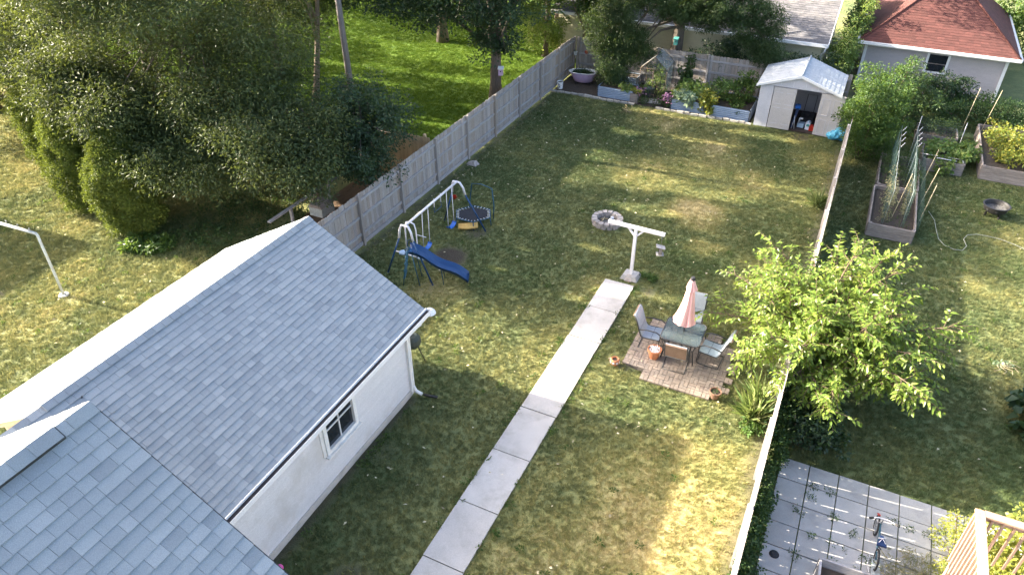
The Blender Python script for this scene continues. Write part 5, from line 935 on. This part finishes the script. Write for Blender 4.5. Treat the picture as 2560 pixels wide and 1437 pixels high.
# ------------------------------------------------------------------ shrubs, ivy, hedges
rs_ = np.random.default_rng(60)
yy = rs_.uniform(7.5, 14.0, 240); C = np.stack([.40 + .05 * rs_.normal(size=240) + .16 * rs_.random(240) * (1 + .8 * sst(11, 13.5, yy)), yy, rs_.uniform(.02, .5, 240) * (1 + .9 * sst(11, 13.5, yy))], 1)
plantmass('ivy', 'ivy and weeds growing along the foot of the white fence beside the concrete', 'ivy', (0, 0, 0), C, .15, 40, .07, .045, 'ivy', droop=0)
plantmass('iris_clump', 'clump of sword leaved iris by the white fence', 'iris', (-.12, 14.1, 0), boxc(-.12, .12, -.4, .45, .05, .1, 14, 61), .08, 26, .62, .04, 'iris', droop=-1.1, flat=0)
plantmass('weed_clump', 'low bright weeds at the near end of the iris clump', 'weeds', (-.1, 13.4, 0), boxc(-.25, .2, -.3, .3, .03, .14, 18, 62), .1, 26, .09, .05, 'mid_leaf')
plantmass('grass_tussock', 'long arching grass tussock by the white fence halfway down the yard', 'grass tussock', (.0, 25.6, 0), boxc(-.22, .1, -.35, .35, .05, .1, 9, 63), .08, 30, .45, .02, 'iris', droop=-.9, flat=0)
plantmass('weed_clump', 'small bright weed at the foot of the white T post', 'weeds', (-4.25, 18.45, 0), boxc(-.2, .25, -.12, .15, .02, .1, 14, 64), .09, 24, .08, .04, 'mid_leaf')
plantmass('understorey_shrub', 'dark leafy shrub below the spreading broad leaved tree', 'shrub', (1.1, 13.5, 0), np.concatenate([ell((0, 0, .5), (.75, .7, .6), 60, rs_, .3, .05), ell((-.2, 1.2, .6), (.9, 1.2, .7), 60, rs_, .3, .05)]), .2, 34, .11, .07, 'dark_leaf', stems=12)
plantmass('garden_shrub', 'large mid green shrub right of the shed', 'shrub', (.95, 30.5, 0), np.concatenate([ell((.1, 0, 1.5), (1.15, 1.3, 1.6), 200, rs_, .4, .1), ell((.2, 1.3, 1.9), (1.2, 1.3, 1.5), 120, rs_, .4, .3), ell((-.55, .6, 1.5), (.7, .8, .7), 24, rs_, .2, .3)]), .26, 62, .11, .05, 'mid_leaf', stems=24, droop=.1)
plantmass('garden_shrub', 'looser shrub behind the large mid green one, in front of the lilac wall', 'shrub', (2.2, 34.4, 0), ell((0, 0, 1.3), (1.0, 1.2, 1.5), 110, rs_, .4, .1), .28, 55, .12, .055, 'locust_leaf', stems=24, droop=0)
plantmass('garden_shrub', 'dark shrub leaning on the lilac wall under its window', 'shrub', (3.7, 37.4, 0), ell((0, 0, .8), (1.1, .9, .95), 90, rs_, .4, .1), .28, 50, .12, .06, 'dark_leaf', stems=16)
plantmass('hedge', 'rough low hedge of mixed greens before the lilac garage', 'hedge', (5.6, 36.6, 0), boxc(-2.2, 2.6, -1.2, 1.2, .1, .95, 230, 65), .28, 44, .1, .05, 'ivy', stems=30)
plantmass('climber', 'sunlit climbing shrub between the yellow house and the red roof', 'shrub', (-.75, 37.3, 0), np.concatenate([ell((0, 0, 1.7), (.55, .9, 1.7), 110, rs_, .3, .1), ell((.3, 3.5, 2.4), (.6, 2.2, 1.4), 90, rs_, .3, .1)]), .26, 50, .12, .07, 'squash', stems=20)
plantmass('dark_shrub', 'dark shrub behind the shed and the end of the back fence', 'shrub', (-1.9, 35.6, 0), ell((0, 0, 1.2), (1.4, .5, 1.2), 90, rs_, .3, .1), .26, 46, .12, .06, 'dark_leaf', stems=12)
plantmass('dark_shrub', 'round dark shrub behind the back fence against the yellow wall', 'shrub', (-5.9, 35.75, 0), ell((0, 0, 1.3), (1.25, .6, 1.25), 110, rs_, .3, .1), .26, 50, .11, .06, 'dark_leaf', stems=14)
plantmass('corner_tree', 'dark tree crown showing beyond the right end of the red roof', 'tree', (7.6, 47.5, 0), ell((0, 0, 3.2), (1.8, 2.5, 3.0), 170, rs_, .4, .1), .4, 44, .2, .1, 'mid_leaf', stems=30)
plantmass('low_ferns', 'low leafy weeds at the foot of the right hand cedar column', 'weeds', (-19.6, 13.0, 0), boxc(-.7, .8, -.5, .5, .03, .28, 44, 66), .16, 26, .16, .07, 'mid_leaf')
plantmass('ground_cover', 'leafy ground cover in the dappled side yard', 'ground cover', (-16.5, 15, 0), boxc(-3.5, 2.6, -1.6, 2.6, .0, .1, 420, 67), .2, 20, .08, .05, 'ivy', group=None)
bpy.data.objects['ground_cover']['kind'] = 'stuff'
# cedar columns
for k, (lab, x, y, h, r_) in enumerate((('clipped yellow green cedar column at left, farther from the house', -23.5, 14.2, 4.3, .85), ('fuller yellow green cedar column nearest the clothes pole', -20.75, 13.75, 3.7, .95), ('thin cedar column half hidden at the left edge', -26.9, 15.6, 4.6, .8))):
    t = thing('cedar', lab, 'cedar', (x, y, 0), 0, None); rg_ = np.random.default_rng(70 + k); n = 900; z = rg_.random(n) ** .9 * h * .97 + .08; a = rg_.uniform(0, 6.28, n)
    rr = r_ * (.55 + .45 * np.sin(np.clip(z / h * 2.2 + .55, 0, math.pi))) * np.clip((h - z) / (h * .35), 0, 1) ** .6 * (.86 + .2 * rg_.random(n)) * (1 + .17 * np.sin(a * 4 + z * 3.1 + k) * np.sin(z * 5 + a * 2) + .07 * np.sin(a * 9 - z * 4))
    C = np.stack([rr * np.cos(a), rr * np.sin(a), z], 1); crown('crown', C, .17, 60, .085, .035, 'cedar', t, rng=rg_, droop=-.5, flat=.1)
    MB().tube([(0, 0, 0), (0, 0, h * .5), (0, 0, h * .9)], [.12, .09, .03], 8).build('trunk', 'bark', t); MB().lathe([(.001, .05), (r_ * .4, .1), (r_ * .58, h * .35), (r_ * .45, h * .62), (r_ * .15, h * .88), (.001, h * .9)], 14).build('inner_foliage', 'cedar', t)

# ------------------------------------------------------------------ trees
make_tree('ash_tree', 'large ash tree whose foliage meets the fuller cedar column', 'tree', (-21.8, 19.3, 0), 7, .3, [((0, -.5, 6.6), (4.3, 4.6, 3.4), 260, .35), ((1.5, -3.2, 3.4), (3.2, 2.0, 1.6), 150, .1), ((3.0, -1.6, 5.0), (2.6, 2.6, 2.2), 130, .2), ((2.8, -3.6, 2.5), (2.0, 1.3, .8), 70, .1), ((2.7, -4.8, 2.5), (2.3, 1.1, .8), 90, .1), ((.8, -4.6, 7.9), (3.8, 2.0, 1.7), 150, .2), ((-.5, -3.6, 3.9), (2.2, 1.2, .9), 40, .1), ((-1.6, -4.4, 4.5), (2.4, 1.3, 1.1), 80, .1), ((-4.0, -4.2, 4.7), (1.8, 1.2, 1.2), 50, .1), ((.6, -5.2, 4.0), (1.6, .9, .8), 50, .1), ((-1.4, -5.0, 4.6), (1.0, .8, .9), 30, .1)], 'ash_leaf', 170, .135, .042, seed=81, zmin=1.9)  # high forward crown clump added to shade the path and near lawn
make_tree('ash_tree', 'ash tree at the top left edge with sunlit outer leaves', 'tree', (-28.6, 19.0, 0), 7, .3, [((0, -.3, 6.2), (4.4, 4.6, 3.6), 260, .35), ((-.5, -2.5, 3.6), (3.2, 2.2, 1.6), 90, .1)], 'ash_leaf', 160, .14, .045, seed=82, zmin=2.0)
make_tree('ash_tree', 'ash tree reaching over the tan fence toward the grey fence', 'tree', (-16.4, 17.9, 0), 3.6, .2, [((-.6, -1.2, 3.2), (3.0, 2.6, 1.35), 190, .1), ((1.3, -2.0, 2.7), (1.5, 1.5, .8), 50, .1)], 'ash_leaf', 170, .13, .042, seed=83, zmin=1.7, nb=18)
make_tree('dark_tree', 'small dark leaved tree hanging over the top of the grey fence', 'tree', (-15.2, 19.4, 0), 3.5, .14, [((-.1, -.3, 2.9), (2.0, 2.0, 1.4), 140, .2), ((1.3, -1.6, 2.2), (.9, 1.0, .6), 34, .1)], 'dark_leaf', 120, .12, .05, seed=84, crad=.5, zmin=1.2, nb=20)
make_tree('ash_tree', 'tall ash tree behind the tan fence near the top left corner', 'tree', (-33, 25.5, 0), 8, .34, [((0, 0, 6.5), (5, 4.2, 4.0), 240, .4)], 'ash_leaf', 130, .16, .05, seed=85, zmin=2.2)
make_tree('ash_tree', 'ash tree behind the tan fence with a pale bare trunk', 'tree', (-22.4, 25.4, 0), 6.5, .16, [((-1.8, 1.2, 6.0), (3.8, 3.0, 2.8), 190, .3), ((-.5, 1.5, 10.2), (4.6, 4.0, 2.4), 190, .3), ((1.0, -3.0, 9.6), (4.0, 3.2, 2.0), 170, .3)], 'ash_leaf', 130, .145, .045, bark='bark_light', seed=86, zmin=3.2, lean=(.9, .5), nb=14)  # unseen upper crown layers added to shade the far lawn
make_tree('ash_tree', 'ash tree with a dark leaning trunk beyond the tan fence', 'tree', (-26.2, 27.5, 0), 6, .2, [((.4, -.6, 5.0), (3.8, 3.2, 3.2), 220, .3), ((.5, 1.5, 10.0), (4.4, 4.0, 2.4), 160, .3)], 'ash_leaf', 130, .145, .045, seed=87, zmin=2.0, lean=(-.6, .3), nb=14)  # crown raised out of view by an added layer that shades the lawn
make_tree('maple_tree', 'tree with a thick straight trunk and birdhouse beside the grey fence', 'tree', (-14.75, 28.9, 0), 7, .30, [((-.6, 0, 7.2), (4.6, 3.6, 3.0), 240, .35), ((0, -.2, 2.95), (1.05, .8, .55), 26, .1), ((-4.0, -.3, 4.5), (5.0, 1.6, .9), 130, .1), ((.2, -.3, 4.2), (1.6, .9, .8), 40, .1), ((-2.5, .5, 4.6), (2.6, 2, .8), 34, .2)], 'dark_leaf', 100, .15, .08, seed=88, crad=.6, zmin=2.3)
make_tree('maple_tree', 'tree whose leaves fill the top edge above the lush lawn', 'tree', (-22.0, 36.5, 0), 7, .3, [((0, 0, 5.6), (5.0, 3.4, 3.0), 200, .4), ((1.5, -1.5, 3.7), (5.5, 2.0, 1.0), 110, .1)], 'ash_leaf', 90, .2, .08, seed=89, zmin=2.6)
make_tree('locust_tree', 'feathery tree behind the back fence with a drooping branch over the steel beds', 'tree', (-8.35, 36.0, 0), 6.5, .34, [((-.2, -.8, 5.3), (4.8, 2.2, 1.9), 240, .3), ((.4, -1.0, 4.0), (5.2, 1.3, .95), 230, .1), ((-2.4, -2.6, 3.0), (1.4, .7, 1.9), 120, .1), ((-2.2, -3.0, 1.2), (.85, .5, 1.0), 60, .1), ((-1.3, -2.5, 1.9), (.9, .5, .5), 34, .1), ((1.4, -.9, 3.7), (1.5, .6, .7), 50, .1), ((3.9, -.8, 3.2), (1.1, .6, 1.2), 60, .1), ((4.6, -1.1, 2.2), (.6, .4, .6), 24, .1)], 'locust_leaf', 170, .14, .028, seed=90, crad=.42, zmin=.4, droop=.7)
make_tree('yellow_tree', 'sunlit yellow green tree just outside the far left fence corner', 'tree', (-15.6, 36.6, 0), 3.5, .16, [((0, 0, 2.4), (1.5, 1.5, 2.2), 170, .3)], 'squash', 90, .16, .07, seed=91, crad=.42, zmin=.3, nb=16)
make_tree('dark_tree', 'dark leaved tree directly behind the left fence corner', 'tree', (-13.3, 36.4, 0), 5, .2, [((.2, -.3, 5.0), (2.2, 1.4, 2.4), 120, .35), ((.4, .0, 3.0), (1.0, .7, .7), 30, .1)], 'mid_leaf', 100, .15, .06, bark='bark_light', seed=92, crad=.5, zmin=1.6, nb=16)
t = thing('birdhouse', 'small lilac painted birdhouse on the thick straight trunk', 'birdhouse', (-14.35, 28.66, 1.62), R(20)); MB().prism([(-.1, -.09), (.1, -.09), (.1, .09), (-.1, .09)], 0, .3).build('box', 'tub_pink', t); MB().box((0, 0, .32), (.26, .26, .025), rx=.25).build('roof', 'trim', t); MB().tube([(0, -.088, .18), (0, -.1, .18)], .03, 10).build('entrance', 'black', t)
t = thing('birdhouse', 'teal birdhouse on the tree trunk behind the back fence', 'birdhouse', (-8.3, 35.6, 1.85)); MB().prism([(-.09, -.08), (.09, -.08), (.09, .08), (-.09, .08)], 0, .3).build('box', 'teal', t); MB().box((0, 0, .31), (.24, .24, .025), rx=.25).build('roof', 'teal', t); MB().tube([(0, -.078, .18), (0, -.09, .18)], .028, 10).build('entrance', 'black', t)
t = thing('utility_pole', 'bare silver grey utility pole standing beyond the tan fence', 'pole', (-19.3, 24.3, 0)); MB().tube([(0, 0, 0), (-.1, 0, 4), (-.16, .0, 9)], [.15, .125, .105], 14).build('shaft', 'pole_wood', t); MB().box((-.16, 0, 8.4), (1.6, .1, .1)).build('crossarm', 'pole_wood', t)
make_tree('shade_tree', 'added tree between the two far houses, its unseen crown shading the red roof', 'tree', (-.75, 43.2, 0), 8.5, .2, [((-1.0, -.8, 7.8), (2.6, 4.2, 2.6), 190, .35)], 'ash_leaf', 110, .18, .06, seed=111, zmin=4.6, nb=14)  # unseen tree put in to darken the red garage roof
make_tree('shade_tree', 'added unseen tree at the west end of the yellow house, shading its roof', 'tree', (-17.4, 43.0, 0), 8.5, .3, [((0, 0, 8.2), (4.0, 4.6, 3.0), 190, .35)], 'ash_leaf', 90, .2, .07, seed=112, zmin=5.0, nb=14)  # out-of-view tree put in so the grey house roof falls in shade
# trees west of the frame: they shade the lawns
for k, (lab, x, y, h, rr_, n) in enumerate((('ash tree at the far left edge beyond the sunlit one', -35.5, 18.5, 5.6, (4.6, 4.2, 4.6), 220), ('tree west of the lush lawn', -41, 31, 7.5, (5.5, 5, 4), 200), ('second tree west of the lush lawn', -38, 39, 7, (5.5, 4, 4), 190), ('tree beyond the far end of the lush lawn', -30, 43, 7, (5, 4, 4), 150), ('tree west of the side yard behind the ash trees', -37, 19.5, 6.6, (4.5, 4, 4), 170))):
    make_tree('shade_tree', lab, 'tree', (x, y, 0), 7, .34, [((0, 0, h), rr_, n, .4)], 'ash_leaf', 70, .26, .1, seed=95 + k, crad=.85, zmin=2.2)

# ------------------------------------------------------------------ the broad leaved tree over the white fence
t = thing('mulberry_tree', 'spreading bright green broad leaved tree overhanging the white fence', 'tree', (.88, 15.55, 0)); rg_ = np.random.default_rng(101)
MB().tube([(0, 0, 0), (.05, 0, .7), (-.02, .05, 1.3)], [.12, .09, .07], 9).build('trunk', 'bark', t); P_, D_l, N_, L_l, W_l = [], [], [], [], []; br = MB()
def shoot(o0, d, ln_, r0, st=.15, sc=1.):
    nn = 6; p = o0; pts = [p]
    for k in range(nn): p = p + d * (ln_ / nn); d = (d + Vector((rg_.normal() * .09, rg_.normal() * .09, -.06 + rg_.normal() * .04))).normalized(); pts.append(p)
    if min(q.z for q in pts) < .2: return pts
    br.tube(pts, [r0 * (1 - .8 * k / nn) + .002 for k in range(nn + 1)], 4, False); m_ = max(3, int(ln_ / .055))
    for k in range(m_):
        u = st + (1 - st) * (k + .5) / m_; i = min(nn - 1, int(u * nn)); q = pts[i].lerp(pts[i + 1], u * nn - i); ax_ = (pts[i + 1] - pts[i]).normalized(); sd_ = ax_.cross(Vector((rg_.normal() * .4, rg_.normal() * .4, 1))).normalized() * (1 if k % 2 else -1)
        P_.append(q); D_l.append((sd_ * .8 + ax_ * .6 + Vector((0, 0, -.30)) + Vector(rg_.normal(size=3)) * .25).normalized()); N_.append(Vector((-.3, -.12, 1)) + Vector(rg_.normal(size=3)) * .35)
        L_l.append((.175 if u < .85 else .12) * sc * rg_.uniform(.65, 1.15)); W_l.append(.068 * sc * rg_.uniform(.75, 1.15))
    return pts
for s in range(62):
    az = 2 * math.pi * (s + rg_.uniform(-.3, .3)) / 52 * 5 if s < 52 else rg_.uniform(-1.25, -.15); el = rg_.uniform(.10, 1.3) if s < 52 else rg_.uniform(.25, .7); rx = 3.0 if abs(math.cos(az)) > .6 else (3.3 if math.sin(az) > 0 else 2.6); ln_ = rx * rg_.uniform(.72, 1.08) * (1 - .18 * el)
    d = Vector((math.cos(az) * math.cos(el), math.sin(az) * math.cos(el), math.sin(el) * .85 + .12)).normalized(); p = Vector((rg_.normal() * .15, rg_.normal() * .2, 1.0 + rg_.random() * .5)); limb = [p]
    for k in range(9): p = p + d * (ln_ / 9); d = (d + Vector((rg_.normal() * .10, rg_.normal() * .10, -.055 + rg_.normal() * .04))).normalized(); limb.append(p)
    br.tube(limb, [.035 * (1 - .85 * k / 9) + .004 for k in range(10)], 5, False)
    for k in range(32):
        u = .15 + .85 * (k + rg_.random()) / 32; i = min(8, int(u * 9)); q = limb[i].lerp(limb[i + 1], u * 9 - i); ax_ = (limb[i + 1] - limb[i]).normalized(); r_ = Vector(rg_.normal(size=3)); dd = (ax_ * .55 + r_ * .5 + Vector((0, 0, .25 if rg_.random() < .7 else -.6))).normalized()
        shoot(q, dd, rg_.uniform(.35, .95) * (1.15 - .4 * u), .009)
    shoot(limb[-1], d, rg_.uniform(.4, .7), .008, .0)
br.build('branches', 'twig', t, kind='stuff')
P_, D_l, N_, L_l, W_l = np.array(P_), np.array(D_l), np.array(N_), np.array(L_l), np.array(W_l)
big = np.argsort(-(P_[:, 2] + 4 * L_l + rg_.normal(size=len(P_)) * .3))[:300]; rest = np.setdiff1d(np.arange(len(P_)), big)
V, F = leaves(P_[rest], D_l[rest], N_[rest], L_l[rest], W_l[rest], True); link('crown', npmesh('crown', V, F, 'mulberry'), t, kind='stuff')
V1, F1 = leaves(np.zeros((1, 3)), np.array([[0, 1., 0]]), np.array([[0, 0, 1.]]), np.array([1.]), np.array([.42]), True); lm_ = npmesh('leaf', V1, F1, 'mulberry')
for i in big:
    y = Vector(D_l[i]).normalized(); x = y.cross(Vector(N_[i])).normalized(); z = x.cross(y); o = link('leaf', lm_, t); mt = Matrix((x, y, z)).transposed().to_4x4(); o.matrix_basis = Matrix.Translation(P_[i]) @ mt @ Matrix.Scale(float(L_l[i]), 4)

t = thing('kettle_grill', 'dark green covered grill on thin legs behind the far corner of the white wall', 'grill', (-8.62, 11.95, 0), R(20))
MB().lathe([(.001, .98), (.14, .95), (.22, .86), (.24, .76), (.24, .74), (.2, .64), (.1, .57), (.001, .56)], 16).build('bowl', 'green_chair', t); MB().tube([(-.05, 0, .97), (0, 0, 1.03), (.05, 0, .97)], .012, 6).build('handle', 'iron', t)
for k in range(3): a = k * 2.09 + .3; MB().tube([(.12 * math.cos(a), .12 * math.sin(a), .6), (.30 * math.cos(a), .30 * math.sin(a), 0)], .014, 6).build('leg', 'iron', t)
rgw = np.random.default_rng(77); wx_ = np.concatenate([rgw.uniform((-12.8, 5, 0), (0, 31, 0), (150, 3)), rgw.uniform((.8, 14, 0), (8, 30, 0), (70, 3)), rgw.uniform((-26, 6, 0), (-14, 16, 0), (110, 3)), rgw.uniform((-5.62, 3, 0), (-5.36, 17.8, 0), (26, 3)), rgw.uniform((-4.5, 3, 0), (-4.25, 17.8, 0), (26, 3)), rgw.uniform((-8.05, 5.8, 0), (-7.8, 10.8, 0), (22, 3))])
dd_, bb_, ll_ = tone(wx_[:, 0], wx_[:, 1]); wx_ = wx_[(bb_ < .5)]
for a0, a1, b0, b1 in NOGRASS: wx_ = wx_[~((wx_[:, 0] > a0) & (wx_[:, 0] < a1) & (wx_[:, 1] > b0) & (wx_[:, 1] < b1))]
wx_[:, 2] = gz(wx_[:, 0], wx_[:, 1]) + .035
V, F = leaves(*leaf_cloud(wx_, .10, 22, .075, .03, droop=-.3, rng=rgw, squash=.3)); link('lawn_weeds', npmesh('lawn_weeds', V, F, 'mid_leaf'), kind='stuff', label='broad leaved weeds dotted through the lawns', category='weeds')
# ------------------------------------------------------------------ fallen leaves and small litter
def litter(name, label, boxes, m, size, seed):
    rg_ = np.random.default_rng(seed); Ps = np.concatenate([rg_.uniform((a, c, 0), (b, d, 0), (n, 3)) for a, b, c, d, n in boxes]); n = len(Ps); Ps[:, 2] = gz(Ps[:, 0], Ps[:, 1]) + .045
    D = unit(rg_.normal(size=(n, 3)) * np.array([1, 1, .15])); Nn = unit(np.array([0, 0, 1]) + rg_.normal(size=(n, 3)) * .35); V, F = leaves(Ps, D, Nn, size * rg_.uniform(.5, 1.4, n), size * .6 * rg_.uniform(.5, 1.3, n)); link(name, npmesh(name, V, F, m), kind='stuff', label=label, category='leaves')
litter('fallen_leaves', 'pale fallen leaves scattered on the lawn', [(-13, 0, 12, 31.5, 330), (-13, -8, 20, 31, 90), (-13, -2, 5, 12, 60), (.8, 8, 14, 30, 130), (-24, -14, 8, 16, 90)], 'leaf_fallen', .085, 5)
litter('leaf_litter', 'brown leaf litter along the foot of the left fence', [(-13.15, -12.6, 10, 31.8, 260), (-14.5, -13.4, 28, 34, 120)], 'straw', .07, 6)

GR = {'cedar': 'cedar columns in the side yard', 'garden_cane': 'canes among the neighbour\'s raised beds', 'ash_tree': 'ash trees round the tan fence', 'maple_tree': 'trees beside the lush lawn', 'garden_shrub': 'shrubs before the lilac garage', 'birdhouse': 'birdhouses on tree trunks',
      'plant_pot': 'pots round the brick patio', 'wooden_fence': 'wooden fences round the yards', 'shade_tree': 'trees that shade the yards', 'yellow_shrub': 'yellow shrubs by the deck railing', 'dark_shrub': 'dark shrubs behind the back fence', 'squash_vine': 'squash vines in the steel beds', 'weed_clump': 'weed clumps by posts and fence', 'dark_tree': 'small dark leaved trees', 'pea_vines': 'withered pea vines', 'mauve_flowers': 'mauve flowers in front of the greenhouse'}
for o in list(S.objects):
    k = o.name.split('.')[0]
    if o.parent is None and k in GR and not o.get('group'): o['group'] = GR[k]
